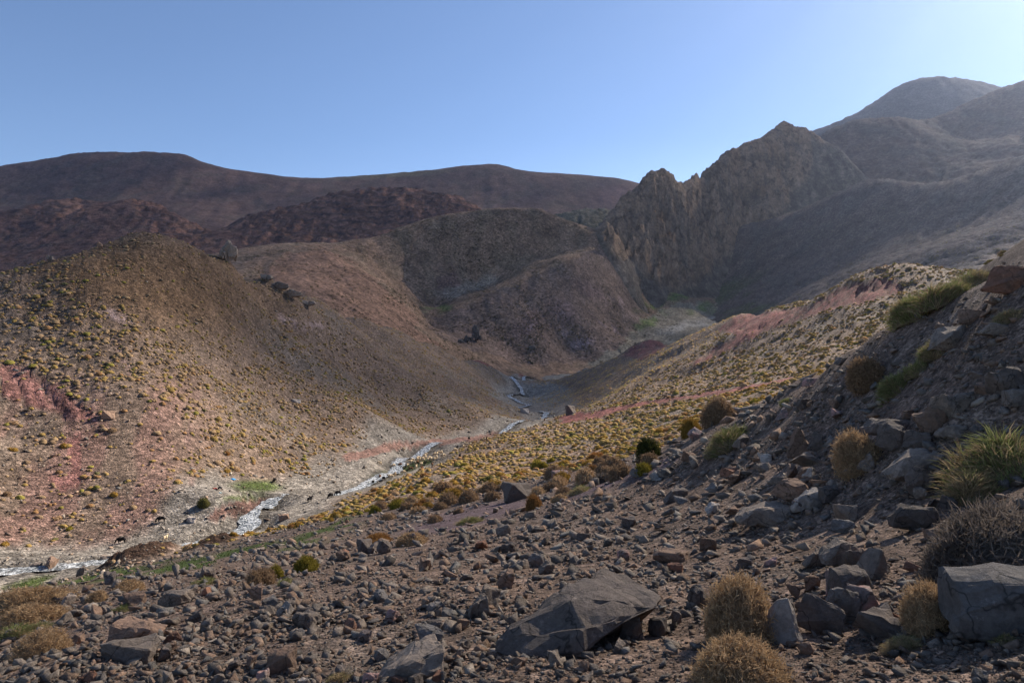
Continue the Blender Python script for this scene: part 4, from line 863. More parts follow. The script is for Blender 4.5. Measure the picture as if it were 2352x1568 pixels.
# loose stones of the scree
LIB = [bm_arrays(hull_mesh(random.Random(50 + k), KINDS[k % 8], 8 + k % 4)) for k in range(24)]
LIB_S = [bm_arrays(hull_mesh(random.Random(150 + k), KINDS[k % 8], 6)) for k in range(16)]
def stone_colour(n, rng):
    pal = np.array([(0.223, 0.185, 0.158), (0.158, 0.135, 0.120), (0.122, 0.106, 0.097), (0.231, 0.162, 0.122), (0.272, 0.181, 0.132), (0.181, 0.168, 0.158), (0.330, 0.277, 0.231)])
    return pal[rng.choice(len(pal), n, p=[.26, .22, .14, .16, .09, .09, .04])] * rng.uniform(.8, 1.25, (n, 1))
def scatter_mesh(name, items, lib, mat, cols):
    """items: x, y, z, sx, sy, sz, yaw, tilt_x, tilt_y ; one joined mesh"""
    Vs = []; Fs = []; Cs = []; off = 0
    idx = RNG.integers(0, len(lib), len(items)); items = np.asarray(items)
    for k in range(len(lib)):
        m = np.where(idx == k)[0]
        if not len(m): continue
        V, Fc = lib[k]; it = items[m]
        P = V[None] * it[:, None, 3:6]
        ca, sa = np.cos(it[:, 7])[:, None], np.sin(it[:, 7])[:, None]; y_, z_ = P[..., 1] * ca - P[..., 2] * sa, P[..., 1] * sa + P[..., 2] * ca
        cb, sb = np.cos(it[:, 8])[:, None], np.sin(it[:, 8])[:, None]; x_, z2 = P[..., 0] * cb + z_ * sb, -P[..., 0] * sb + z_ * cb
        cy, sy = np.cos(it[:, 6])[:, None], np.sin(it[:, 6])[:, None]; x3, y3 = x_ * cy - y_ * sy, x_ * sy + y_ * cy
        W = np.stack([x3 + it[:, None, 0], y3 + it[:, None, 1], z2 + it[:, None, 2]], -1)
        Vs.append(W.reshape(-1, 3)); n = len(m); nv = len(V)
        Fs.append((Fc[None] + (np.arange(n) * nv)[:, None, None] + off).reshape(-1, 3)); off += n * nv
        Cs.append(np.repeat(cols[m], nv, 0))
    return mesh_obj(name, np.concatenate(Vs), np.concatenate(Fs), mat, np.concatenate(Cs))
def hits(us, vs, L=G):
    """surface points for many pixels at once"""
    t = (us - CX) / F; a = np.clip(np.interp(t, L.t, np.arange(len(L.t))), 0, len(L.t) - 1.001); i = np.rint(a).astype(int)
    j = np.array([min(np.searchsorted(-L.vmin[ii], -v), len(L.Y) - 1) for ii, v in zip(i, vs)])
    j = np.maximum(j, 1); v0 = L.vmin[i, j - 1]; v1 = L.vmin[i, j]; w = np.clip((v0 - vs) / np.maximum(v0 - v1, 1e-6), 0, 1)
    Y = L.Y[j - 1] + w * (L.Y[j] - L.Y[j - 1]); X = t * Y
    return X, Y, L.h(X, Y)
n = 140000
us = RNG.uniform(-120, 2470, n); vs = 600 + 1060 * RNG.uniform(0, 1, n) ** 0.75
X, Y, Z = hits(us, vs)
scree = sm(2050, 1500, us + 0.35 * (vs - 1300)) * 0.4 + 0.6
patch = fbm(X / 1.6, Y / 1.6, 3, 81)
dens = np.where(Y < 62, scree * (0.46 + 0.74 * sm(-0.4, 0.4, patch)), 0.0)
purple = ell(us, vs, 1090, 1185, 140, 18, -14) + ell(us, vs, 1420, 1100, 120, 10, -24)
dens *= 1 - 0.85 * np.clip(purple, 0, 1)
dens *= 1 - 0.75 * np.clip(G.samp(G.grass, X, Y), 0, 1)
keep = RNG.uniform(0, 1, n) < dens
X, Y, Z, us, vs = X[keep], Y[keep], Z[keep], us[keep], vs[keep]; n = len(X)
pxs = 2.7 * (1 - RNG.uniform(0, 1, n)) ** (-0.57); big = sm(1700, 1000, us)
pxs = np.clip(pxs * (1 + 0.25 * big), 3, 31)
size = np.clip(pxs * Y / F, 0.012, 0.42)
pxs = size * F / Y
cols = stone_colour(n, RNG) * np.array((1.10, 1.06, 1.0))
items = np.stack([X, Y, Z + size * 0.16, size * RNG.uniform(.9, 1.35, n), size * RNG.uniform(.7, 1.1, n), size * RNG.uniform(.6, 1.1, n), RNG.uniform(0, 6.28, n), RNG.normal(0, .35, n), RNG.normal(0, .35, n)], -1)
order = np.argsort(-pxs); nind = 300 - len(ROCKS); ind = order[:nind]; rest = order[nind:]
cn = list(RM)
for q in ind:
    c = prng.choices(cn, [30, 24, 8, 20, 8, 5, 5])[0]; kd = KINDS[prng.randrange(8)]
    put_rock(us[q], vs[q] + pxs[q] * .3, pxs[q] * 1.15, pxs[q] * prng.uniform(.5, .95), c, kd, yaw=prng.uniform(0, 6.28), tilt=prng.gauss(0, .2), rx=prng.gauss(0, .2))
bg = pxs[rest] > 6.5
o = scatter_mesh('scree_grit', items[rest][~bg], LIB_S, M_scree, cols[rest][~bg]); tag(o, 'fine grit and small chips between the stones of the foreground slope', 'grit', kind='stuff')
o = scatter_mesh('scree_stones', items[rest][bg], LIB, M_scree, cols[rest][bg]); tag(o, 'loose angular grey and brown stones strewn over the foreground slope', 'stones', kind='stuff')
# gravel of the stream bed and stones on the slopes
n = 30000
us = RNG.uniform(-60, 1900, n); vs = RNG.uniform(560, 1310, n); X, Y, Z = hits(us, vs)
d, _ = seg_dist(X, Y, STREAM); bedz = sm(18, 9, d)
lf = sm(560, 300, us) * sm(850, 1000, vs)
keep = (Y > 55) & (Y < 330) & (RNG.uniform(0, 1, n) < 0.10 + 0.75 * bedz + 0.35 * lf) & (RNG.uniform(0, 1, n) < np.where(d < .8, .08, np.where(d < 1.9, .5, 1))) & (d > .3)
X, Y, Z, d = X[keep], Y[keep], Z[keep], d[keep]; n = len(X)
size = np.clip(2.3 * (1 - RNG.uniform(0, 1, n)) ** (-0.45), 2.3, 13) * Y / F
cols = stone_colour(n, RNG) * 1.1; cols[:, 2] *= 0.95
items = np.stack([X, Y, Z + size * .15, size * RNG.uniform(.9, 1.4, n), size * RNG.uniform(.7, 1.1, n), size * RNG.uniform(.5, .9, n), RNG.uniform(0, 6.28, n), RNG.normal(0, .3, n), RNG.normal(0, .3, n)], -1)
o = scatter_mesh('bed_gravel', items, LIB_S, M_scree, cols); tag(o, 'pale gravel and stones along the stream bed and lower slopes', 'gravel', kind='stuff')

# ------------------------------------------------------------------ shrubs
def leaf_material(name, attr=True, base=(.2, .15, .08), scale=60.0, transl=0.3, lo=.55, hi=1.5):
    m = bpy.data.materials.new(name); m.use_nodes = True; nt = m.node_tree; nt.nodes.clear()
    out = nt.nodes.new('ShaderNodeOutputMaterial'); geo = N(nt, 'ShaderNodeNewGeometry')
    c = N(nt, 'ShaderNodeAttribute', attribute_name='col').outputs['Color']
    if not attr:
        r = N(nt, 'ShaderNodeRGB'); r.outputs[0].default_value = (*base, 1); c = r.outputs[0]
    n1 = N(nt, 'ShaderNodeTexNoise', i_Scale=scale, i_Detail=4.0, i_Roughness=0.7); nt.links.new(geo.outputs['Position'], n1.inputs['Vector'])
    c = mul(nt, c, ramp(nt, n1.outputs['Fac'], [(0.3, lo), (0.5, 1.0), (0.7, hi)]))
    d = nt.nodes.new('ShaderNodeBsdfDiffuse'); t = nt.nodes.new('ShaderNodeBsdfTranslucent'); mx = nt.nodes.new('ShaderNodeMixShader'); mx.inputs[0].default_value = transl
    bp = N(nt, 'ShaderNodeBump', i_Strength=0.9, i_Distance=2.0 / scale); nt.links.new(n1.outputs['Fac'], bp.inputs['Height']); nt.links.new(bp.outputs[0], d.inputs['Normal'])
    nt.links.new(c, d.inputs[0]); nt.links.new(c, t.inputs[0]); nt.links.new(d.outputs[0], mx.inputs[1]); nt.links.new(t.outputs[0], mx.inputs[2]); nt.links.new(mx.outputs[0], out.inputs[0])
    return m
M_cush = leaf_material('cushion_shrub', scale=9.0, transl=0.12)
M_twig = leaf_material('thorny_twigs', scale=25.0, transl=0.25, lo=.7, hi=1.35)
PAL = {'tan': (0.520, 0.350, 0.200), 'golden': (0.370, 0.225, 0.055), 'yellow-green': (0.270, 0.215, 0.040), 'brown': (0.340, 0.225, 0.135), 'orange-brown': (0.350, 0.180, 0.065), 'dark green': (0.075, 0.078, 0.025), 'grey-brown': (0.210, 0.170, 0.140), 'olive': (0.135, 0.125, 0.045)}

def dome_arrays(seed, seg=8, rings=3, lump=0.12):
    rng = np.random.default_rng(seed); V = []; Fc = []
    for r in range(rings):
        a = (r / rings) * math.pi / 2
        for k in range(seg):
            th = 2 * math.pi * (k + 0.5 * (r % 2)) / seg; q = 1 + lump * rng.normal()
            V.append((math.cos(a) * math.cos(th) * .5 * q, math.cos(a) * math.sin(th) * .5 * q, math.sin(a) * .5 * q - 0.06))
    V.append((0, 0, .5 * (1 + lump * rng.normal()) - 0.06)); top = len(V) - 1
    for r in range(rings - 1):
        for k in range(seg):
            a, b = r * seg + k, r * seg + (k + 1) % seg; c, d = a + seg, b + seg
            if r % 2 == 0: Fc += [(a, b, c), (b, d, c)]
            else: Fc += [(a, b, d), (a, d, c)]
    for k in range(seg): Fc.append(((rings - 1) * seg + k, (rings - 1) * seg + (k + 1) % seg, top))
    return np.array(V), np.array(Fc)
DOME_FAR = [dome_arrays(k, 6, 2, .14) for k in range(10)]
DOME_TINY = [dome_arrays(20 + k, 5, 1, .2) for k in range(6)]
DOME_MID = [dome_arrays(40 + k, 7, 3, .10) for k in range(10)]

def twig_dome(seed, n, tl=0.16, tw=0.012, lobes=1, flat=1.0, spread=1.0, curl=0.0):
    """unit cushion: a lumpy core and many forked twigs standing out of it"""
    rng = np.random.default_rng(seed)
    C = [(0, 0, .9), (rng.uniform(-.22, .22), rng.uniform(-.2, .2), rng.uniform(.6, .8)), (rng.uniform(-.25, .25), rng.uniform(-.25, .25), rng.uniform(.45, .7))] if lobes == 1 else [(rng.uniform(-.32, .32), rng.uniform(-.28, .28), rng.uniform(.5, .8)) for _ in range(lobes)]
    def surf(d):
        r = np.zeros(len(d))
        for (cx, cy, s) in C:
            c = np.array((cx, cy, 0.0)); b = d @ c; q = b * b - (c @ c) + (s * .5) ** 2
            r = np.maximum(r, np.where(q > 0, b + np.sqrt(np.maximum(q, 0)), 0))
        return np.maximum(r, 0.2)
    # core
    seg, rings = 20, 8; V = []; Fc = []
    for r in range(rings + 1):
        a = -0.15 + (r / rings) * (math.pi / 2 + 0.15)
        for k in range(seg):
            th = 2 * math.pi * k / seg; V.append((math.cos(a) * math.cos(th), math.cos(a) * math.sin(th), math.sin(a)))
    V = np.array(V); V = V * (surf(V) * 0.86 * (1 + 0.16 * fbm(V[:, 0] * 4 + seed, V[:, 1] * 4 + V[:, 2] * 3, 2, seed)))[:, None]
    for r in range(rings):
        for k in range(seg):
            a, b = r * seg + k, r * seg + (k + 1) % seg; Fc += [(a, b, b + seg), (a, b + seg, a + seg)]
    col = np.full((len(V), 3), 0.45); nV = len(V)
    d = rng.normal(size=(n, 3)); d[:, 2] = np.abs(d[:, 2]) - 0.12; d /= np.linalg.norm(d, axis=1)[:, None]
    R = surf(d); lump = 1 + 0.16 * fbm(d[:, 0] * 4 + seed, d[:, 1] * 4 + d[:, 2] * 3, 2, seed)
    p0 = d * (R * lump * rng.uniform(.74, .97, n))[:, None]
    dirn = d + rng.normal(size=(n, 3)) * spread; dirn[:, 2] += 0.15; dirn /= np.linalg.norm(dirn, axis=1)[:, None]
    L = tl * rng.uniform(.5, 1.1, n); p1 = p0 + dirn * L[:, None] * 0.55
    tv = []; tf = []; base = nV
    def rib(a, b, wa, wb):
        nonlocal base
        ax = b - a; side = np.cross(ax, rng.normal(size=ax.shape)); side /= np.linalg.norm(side, axis=1)[:, None] + 1e-9
        q = np.stack([a - side * wa, a + side * wa, b + side * wb, b - side * wb], 1); m = len(a)
        tv.append(q.reshape(-1, 3)); I = base + np.arange(m)[:, None] * 4; tf.append(np.concatenate([I + np.array([[0, 1, 2]]), I + np.array([[0, 2, 3]])])); base += 4 * m
    rib(p0, p1, tw, tw * .8)
    for s in (0, 1):
        d2 = dirn + rng.normal(size=(n, 3)) * (spread * 1.1); d2[:, 2] -= curl; d2 /= np.linalg.norm(d2, axis=1)[:, None]
        rib(p1, p1 + d2 * (L * rng.uniform(.35, .7, n))[:, None], tw * .8, tw * .3)
    V2 = np.concatenate([V] + tv); F2 = np.concatenate([np.array(Fc)] + tf)
    sh = np.repeat(rng.uniform(.75, 1.3, n), 4); c2 = np.concatenate([sh, sh, sh]); c2 = np.stack([c2] * 3, -1)
    c = np.concatenate([np.full((nV, 3), 0.75), c2]); V2 = V2 * np.array([1, 1, flat])
    return V2, F2, c
def tussock(seed, n, green=0.5, h=1.0):
    """several clumps of blades grown together"""
    r = random.Random(seed); Vs, Fs, Cs, off = [], [], [], 0; m = 6
    for j in range(m):
        a = 6.28 * j / m + r.uniform(-.5, .5); q = r.uniform(.12, .3) if j else 0.0; s_ = r.uniform(.42, .72)
        V, Fc, c = clump(seed * 7 + j, n // m, min(1, max(0, green + r.uniform(-.45, .45))), h * r.uniform(.7, 1.1) / s_ ** .5, (r.uniform(-.5, .5), r.uniform(-.5, .5)))
        Vs.append(V * s_ + np.array((q * math.cos(a), q * math.sin(a), 0))); Fs.append(Fc + off); Cs.append(c); off += len(V)
    return np.concatenate(Vs), np.concatenate(Fs), np.concatenate(Cs)
def clump(seed, n, green=0.5, h=0.55, lean=(0, 0)):
    """tuft of long bent blades over an uneven mound"""
    rng = np.random.default_rng(seed); ang = rng.uniform(0, 6.283, n); r = np.sqrt(rng.uniform(0, 1, n)) * .5
    r = r * (1 + 0.45 * fbm(np.cos(ang) * 1.6 + seed, np.sin(ang) * 1.6, 2, seed + 8)); x, y = r * np.cos(ang), r * np.sin(ang); z = 0.22 * (1 - (r / .5) ** 2) * h / .55 + 0.12 * fbm(x * 5 + seed, y * 5, 2, seed) - 0.05
    out = np.stack([np.cos(ang), np.sin(ang), np.zeros(n)], -1) * (0.2 + 0.9 * r[:, None]) + rng.normal(size=(n, 3)) * .6
    out[:, 2] = rng.uniform(.7, 1.4, n); out[:, 0] += lean[0]; out[:, 1] += lean[1]; out /= np.linalg.norm(out, axis=1)[:, None]
    L = h * rng.uniform(.14, .4, n); p0 = np.stack([x, y, z], -1); p1 = p0 + out * (L * .55)[:, None]; d2 = out + np.stack([np.cos(ang), np.sin(ang), -0.6 * np.ones(n)], -1) * .45; d2 /= np.linalg.norm(d2, axis=1)[:, None]; p2 = p1 + d2 * (L * .5)[:, None]
    side = np.cross(out, rng.normal(size=(n, 3))); side /= np.linalg.norm(side, axis=1)[:, None]; w = 0.009
    V = np.stack([p0 - side * w, p0 + side * w, p1 + side * w, p1 - side * w, p2], 1).reshape(-1, 3); I = np.arange(n)[:, None] * 5
    Fc = np.concatenate([I + np.array([[0, 1, 2]]), I + np.array([[0, 2, 3]]), I + np.array([[3, 2, 4]])])
    gsel = rng.uniform(0, 1, n) + 0.45 * fbm(x * 3 + seed * 3, y * 3, 2, seed + 4)
    c = np.where((gsel < green)[:, None], np.array((0.300, 0.310, 0.120)), np.array((0.500, 0.370, 0.210))) * rng.uniform(.6, 1.3, (n, 1))
    V2, F2 = dome_arrays(seed, 14, 4, .08); V2 = V2 * np.array([.92, .92, .36 * h / .55]); k = len(V)
    return np.r_[V, V2], np.r_[Fc, F2 + k], np.r_[np.repeat(c, 5, 0), np.full((len(V2), 3), (.26, .20, .12))]
SHRUBS = []
MESH = {}
def shrub_mesh(key, maker, mat, tint):
    k = (key, tint)
    if k not in MESH:
        V, Fc, c = maker()
        cc = c * np.array(PAL[tint]) if tint else c
        o = mesh_obj('tmp', V, Fc, mat, np.clip(cc, 0, 1)); MESH[k] = o.data; bpy.data.objects.remove(o)
    return MESH[k]
def put_shrub(u, v, w, h, tint, me, name, label=None, yaw=None, depth=0.9, L=G, xyz=None, align=0.5, roll=0.0):
    x, y, z = xyz if xyz else L.hit(u, v - min(h * .12, 8)); W, Hh = w * y / F, h * y / F
    o = bpy.data.objects.new(name, me); COL.objects.link(o)
    o.scale = (W, W * depth, Hh * 2 / (1.0 if 'grass' not in name else 1.0) * (1.0 if 'grass' in name else 1.0))
    nrm = L.normal(x, y); up = Vector((0, 0, 1)).lerp(nrm, align).normalized()
    q = up.to_track_quat('Z', 'Y').to_matrix() @ Matrix.Rotation(roll, 3, 'Y') @ Matrix.Rotation(prng.uniform(0, 6.28) if yaw is None else yaw, 3, 'Z')
    o.rotation_euler = q.to_euler(); o.location = (x, y, z)
    SHRUBS.append(dict(u=u, v=v - h / 2, w=w, colour=tint, obj=o, label=label, name=name)); return o
# the near bushes of the photograph: u, v foot, width, height
for k, (u, v, w, h, tint, nt_, lb) in enumerate([
        (1706, 1475, 178, 150, 'tan', 5200, 'tan thorny cushion bush right of the big dark boulder'),
        (1705, 1590, 250, 122, 'tan', 5200, 'tan thorny cushion bush cut off by the bottom edge'),
        (2245, 1345, 330, 200, 'grey-brown', 7000, 'large grey-brown thorny bush at the right edge'),
        (2142, 1446, 146, 106, 'tan', 4200, 'small tan thorny bush between rock pile and blue-grey block'),
        (1976, 1080, 118, 88, 'tan', 4200, 'round tan thorny cushion in the middle of the right slope'),
        (1997, 888, 96, 66, 'brown', 3600, 'round brown cushion on the upper right slope'),
        (1656, 975, 82, 60, 'brown', 2600, 'brown cushion leaning over the skyline of the near slope'),
        (1590, 1004, 58, 44, 'golden', 2000, 'golden domed cushion on the skyline left of the brown one'),
        (1494, 1062, 62, 56, 'dark green', 2600, 'dark green rounded bush on the near skyline'),
        (702, 1316, 66, 38, 'yellow-green', 2200, 'bright yellow-green domed cushion on the left scree'),
        (634, 1332, 46, 34, 'yellow-green', 1600, 'smaller yellow-green cushion left of the bright one'),
        (598, 1350, 64, 50, 'brown', 2000, 'brown shaggy cushion left of the two yellow-green ones'),
        (80, 1396, 132, 56, 'tan', 3400, 'long tan cushion in the lower left corner'),
        (72, 1436, 150, 54, 'tan', 3400, 'lower of the two long tan cushions, lower left'),
        (100, 1508, 120, 62, 'tan', 2800, 'tan cushion nearest the bottom left corner'),
        (296, 1362, 74, 30, 'tan', 2000, 'low tan cushion on the left scree beside the green bank'),
        (226, 1384, 46, 28, 'tan', 1600, 'small tan cushion beside the water channel'),
        (868, 1254, 84, 28, 'orange-brown', 2400, 'left of two low tan cushions under the purple bank'),
        (944, 1254, 84, 30, 'tan', 2400, 'right of two low tan cushions under the purple bank'),
        (1228, 1172, 44, 36, 'orange-brown', 1800, 'upright orange-brown cushion at the edge of the scree'),
        (468, 1163, 34, 20, 'olive', 1500, 'round dark green bush on the gravel by the red bank'),
        (1296, 1140, 46, 22, 'brown', 1500, 'brown cushion right of the upright orange-brown one'),
        (2140, 1225, 0, 0, '', 0, '')]):
    if not w: continue
    me = shrub_mesh(('hero', k), lambda k=k, n=nt_, w=w: twig_dome(300 + k, int(n * .72), 0.12 if w > 110 else .11, 0.0055 if w > 110 else 0.009, 1 if k not in (2, 12, 13, 11) else 4), M_twig, tint)
    put_shrub(u, v, w, h, tint, me, 'thorn_bush' if w > 90 else 'cushion_shrub', lb, depth=.9)
for k, (u, v, w, h, gr, lb) in enumerate([
        (2298, 1108, 230, 170, .55, 'large green and tan grass tussock at the right edge'), (2240, 1150, 130, 90, .15, 'dry tan grass hanging below the large tussock'),
        (2056, 905, 110, 62, .6, 'green and tan tussock right of the round brown cushion'), (2112, 860, 70, 46, .7, 'green tuft up the slope from the green and tan tussock'), (2150, 818, 92, 50, .35, 'dry grass tuft on the upper right slope'),
        (2095, 742, 110, 84, .35, 'lower end of the long grassy strip on the right skyline'), (2165, 706, 130, 74, .55, 'middle of the long grassy strip on the right skyline'), (2232, 668, 110, 62, .5, 'upper end of the long grassy strip on the right skyline'),
        (1674, 1030, 120, 66, .5, 'green grass tussock below the brown skyline cushion'), (1640, 1045, 70, 40, .7, 'small green tuft left of the tussock on near slope'),
        (1808, 928, 36, 22, .9, 'small bright green tuft among stones on right slope'), (2310, 740, 84, 42, .3, 'tan grass tuft at the right edge below the boulder'),
        (470, 1345, 70, 28, .8, 'green tuft on the left scree'), (660, 1345, 60, 26, .7, 'green tuft below the yellow-green cushions'), (300, 1500, 90, 40, .8, 'green grass growing over a boulder, lower left'), (282, 1405, 50, 22, .9, 'bright green tuft over a rock, lower left'),
        (1080, 1205, 76, 26, .55, 'grassy tuft at the upper edge of the scree'), (1330, 1135, 60, 26, .4, 'dry tuft at the right end of the purple bank'), (2080, 1490, 110, 40, .1, 'dry straw under the small tan bush, lower right'), (2300, 1478, 70, 34, .7, 'green sprigs under the blue-grey block'), (60, 1460, 120, 36, .7, 'green-tan grass under the long tan cushions'),
        (780, 1565, 70, 26, 0.05, 'dry tan tuft at the bottom edge left of the pale boulder'), (1340, 1112, 40, 18, .6, 'green tuft by the pinkish rock')]):
    me = shrub_mesh(('grass', k), lambda k=k, gr=gr, w=w: tussock(500 + k, 3600 if w > 90 else 1500, gr, 1.0), M_twig, None)
    o = put_shrub(u, v, w, h, 'green' if gr > .5 else 'tan', me, 'grass_tussock', lb, depth=.7, align=.7); o.scale.z = o.scale.x * h / w * 1.35

# cushion shrubs on the slopes
def density(u, v, X, Y):
    d, _ = seg_dist(X, Y, STREAM)
    f = sm(9, 18, d + 3 * fbm(X / 6, Y / 6, 2, 501)) * sm(58, 70, Y)
    side = X < np.interp(Y, _ys, _xs)
    n = fbm(X / 14, Y / 14, 3, 511)
    f = f * (0.35 + 0.8 * sm(-0.5, 0.4, n)) * (0.25 + 1.1 * sm(-.25, .4, fbm(X / 3.2, Y / 3.2, 2, 517)))
    crown = ell(u, v, 360, 620, 260, 110, 12, .5) * side; f = f * (1 - 0.72 * crown)
    low = sm(600, 330, u + 0.12 * (v - 1000)) * sm(870, 960, v) * side; f = f * (1 - 0.72 * low)
    for P in SCARPS: f = f * np.where(inpoly(u, v, P), 0.04, 1.0)
    f = f * (1 - ell(u, v, 965, 1058, 85, 20, -16, .3)) * (1 - ell(u, v, 600, 1118, 80, 26, 0, .3))
    g = G.samp(G.grass, X, Y); return f * (1 - 0.9 * np.clip(g, 0, 1))
_o = sorted(STREAM, key=lambda p: p[1]); _ys = [p[1] for p in _o]; _xs = [p[0] for p in _o]
nA, nB = 42000, 250000; n = nA + nB
Yr = np.r_[np.sqrt(RNG.uniform(55 ** 2, 155 ** 2, nA)), RNG.uniform(155 ** .7, 760 ** .7, nB) ** (1 / .7)]; t = RNG.uniform(-.79, .79, n); Xr = t * Yr
vv = CY - F * G.h(Xr, Yr) / Yr; uu = CX + F * t
vis = vv < G.samp(G.vmin, Xr, Yr) + 6
vis &= (vv < 1330) & (Xr < 1e9)
keep = vis & (RNG.uniform(0, 1, n) < 0.9 * density(uu, vv, Xr, Yr))
Xr, Yr, uu, vv = Xr[keep], Yr[keep], uu[keep], vv[keep]; n = len(Xr); Zr = G.h(Xr, Yr)
print('shrubs', n)
sz = np.clip(RNG.lognormal(-0.58, .45, n), .2, 1.7) * np.clip(Yr / 170, 1, 3) ** .25
left = Xr < np.interp(Yr, _ys, _xs)
names = ['tan', 'golden', 'yellow-green', 'brown', 'orange-brown', 'olive']
pw = np.where(left[:, None], [[.50, .20, .08, .12, .08, .02]], [[.22, .54, .08, .03, .12, .01]])
ci = (RNG.uniform(0, 1, n)[:, None] > np.cumsum(pw, 1)).sum(1).clip(0, 5)
cols = np.array([(0.34, 0.230, 0.130), (0.330, 0.222, 0.078), (0.255, 0.215, 0.055), (0.250, 0.168, 0.102), (0.330, 0.185, 0.085), (0.145, 0.130, 0.055)])[ci] * RNG.uniform(.8, 1.2, (n, 1))
hh = sz * RNG.uniform(.55, .85, n)
items = np.stack([Xr, Yr, Zr, sz * RNG.uniform(.85, 1.25, n), sz * RNG.uniform(.85, 1.15, n), hh * 1.1, RNG.uniform(0, 6.28, n), RNG.normal(0, .06, n), RNG.normal(0, .06, n)], -1)
# the band of large cushions at the foot of the scree
band = []
for k in range(58):
    u = prng.uniform(840, 1500); s = (u - 840) / 660
    v = 1195 - 130 * s + prng.gauss(0, 17) - (12 if prng.random() < .3 else 0); w = prng.uniform(26, 62) * (0.85 + .3 * s)
    c = prng.choices(['brown', 'tan', 'grey-brown', 'golden', 'yellow-green', 'orange-brown'], [38, 26, 8, 12, 8, 8])[0]
    band.append((v, u, w, w * prng.uniform(.42, .62), c))
TW = {}
def small_twig(k, tint):
    return shrub_mesh(('small', k), lambda: twig_dome(700 + k, 480, .13, .017, 1 + (k % 3)), M_twig, tint)
for (v, u, w, h, c) in sorted(band): put_shrub(u, v, w, h, c, small_twig(prng.randrange(5), c), 'cushion_shrub', depth=.85, align=.7)
pxs = sz * F / Yr; order = np.argsort(-pxs + 1e6 * ((uu < 0) | (uu > 2352))); nind = 300 - len(SHRUBS); ind, rest = order[:nind], order[nind:]
MIDM = {}
for q in ind:
    c = names[ci[q]]
    k = prng.randrange(6)
    me = shrub_mesh(('mid', k), lambda k=k: twig_dome(800 + k, 170, .12, .026, 1 + (k % 2)), M_twig, c)
    put_shrub(uu[q], vv[q], pxs[q], pxs[q] * float(hh[q] / sz[q]) * .6, c, me, 'cushion_shrub', xyz=(Xr[q], Yr[q], float(Zr[q])), align=.6)
nearm = Yr[rest] < 150
o = scatter_mesh('slope_cushions', items[rest][nearm], DOME_MID, M_cush, cols[rest][nearm]); tag(o, 'low golden and tan cushion shrubs dotting the slopes either side of the stream', 'shrubs', kind='stuff')
vf = Yr[rest] > 290; md_ = ~nearm & ~vf
o = scatter_mesh('middle_cushions', items[rest][md_], DOME_FAR, M_cush, cols[rest][md_]); tag(o, 'small golden cushion shrubs on the middle slopes round the stream bend', 'shrubs', kind='stuff')
o = scatter_mesh('distant_cushions', items[rest][vf], DOME_TINY, M_cush, cols[rest][vf]); tag(o, 'tiny golden cushion shrubs on the farther slopes up the valley', 'shrubs', kind='stuff')
# scrub on the hills behind
def far_scrub(L, name, win, n, dfun, size, cset, label):
    us = RNG.uniform(win[0], win[1], n); vs = RNG.uniform(win[2], win[3], n)
    X, Y, Z = hits(us, np.maximum(vs, 0), L)
    ok = (X / Y > L.t[1]) & (X / Y < L.t[-2]) & (Y < L.Y[-3]) & (Y > L.Y[2]) & (RNG.uniform(0, 1, n) < dfun(us, vs, X, Y))
    g = G.h(X, np.minimum(Y, 1070)); ok &= (G.samp(G.vmin[:, -1:].repeat(len(G.Y), 1), X, np.minimum(Y, 1070)) > vs - 1)
    X, Y, Z = X[ok], Y[ok], L.h(X[ok], Y[ok]); m = len(X); s = size * RNG.lognormal(0, .3, m)
    c = np.array(cset)[RNG.integers(0, len(cset), m)] * RNG.uniform(.7, 1.2, (m, 1))
    it = np.stack([X, Y, Z, s * 1.1, s, s * .7, RNG.uniform(0, 6.28, m), 0 * X, 0 * X], -1)
    o = scatter_mesh(name, it, DOME_TINY, M_cush, c); tag(o, label, 'scrub', kind='stuff'); print(name, m)
dk = [(0.075, 0.066, 0.034), (0.105, 0.082, 0.042), (0.15, 0.11, 0.06)]
far_scrub(H1, 'hill_scrub', (560, 1560, 480, 835), 50000, lambda u, v, X, Y: np.clip(.25 + .5 * fbm(X / 45, Y / 45, 3, 531) + .3 * ell(u, v, 1000, 510, 120, 40, 0, .6), 0, .7) * np.where(inpoly(u, v, [(590, 640), (700, 575), (800, 600), (960, 760), (800, 720)]), .35, 1), 1.8, dk, 'dark low scrub speckling the shaded central hills')
far_scrub(H4, 'slope_scrub', (1660, 2352, 430, 740), 40000, lambda u, v, X, Y: np.clip(.2 + .4 * fbm(X / 45, Y / 45, 3, 541), 0, .6) * sm(440, 560, v), 1.5, [(0.16, 0.13, 0.06), (0.20, 0.15, 0.06), (0.10, 0.085, 0.045)], 'pale scrub dotted over the hazy slope at the right')
# short grass on the banks
n = 26000; us = RNG.uniform(0, 1100, n); vs = RNG.uniform(1040, 1380, n); X, Y, Z = hits(us, vs)
ok = (RNG.uniform(0, 1, n) < G.samp(G.grass, X, Y)) & (Y > 25); X, Y, Z = X[ok], Y[ok], Z[ok]; n = len(X)
V, Fc = [], []
a = RNG.uniform(0, 6.28, n); hgt = RNG.uniform(.06, .16, n) * np.clip(Y / 60, .7, 1.4); wd = hgt * .5
V = np.stack([np.stack([X - np.cos(a) * wd, Y - np.sin(a) * wd, Z - .01], -1), np.stack([X + np.cos(a) * wd, Y + np.sin(a) * wd, Z - .01], -1), np.stack([X + RNG.normal(0, .05, n), Y + RNG.normal(0, .05, n), Z + hgt], -1)], 1).reshape(-1, 3)
c = np.repeat(np.array([(0.070, 0.105, 0.028), (0.10, 0.12, 0.035), (0.15, 0.13, 0.05)])[RNG.choice(3, n, p=[.5, .35, .15])] * RNG.uniform(.7, 1.2, (n, 1)), 3, 0)
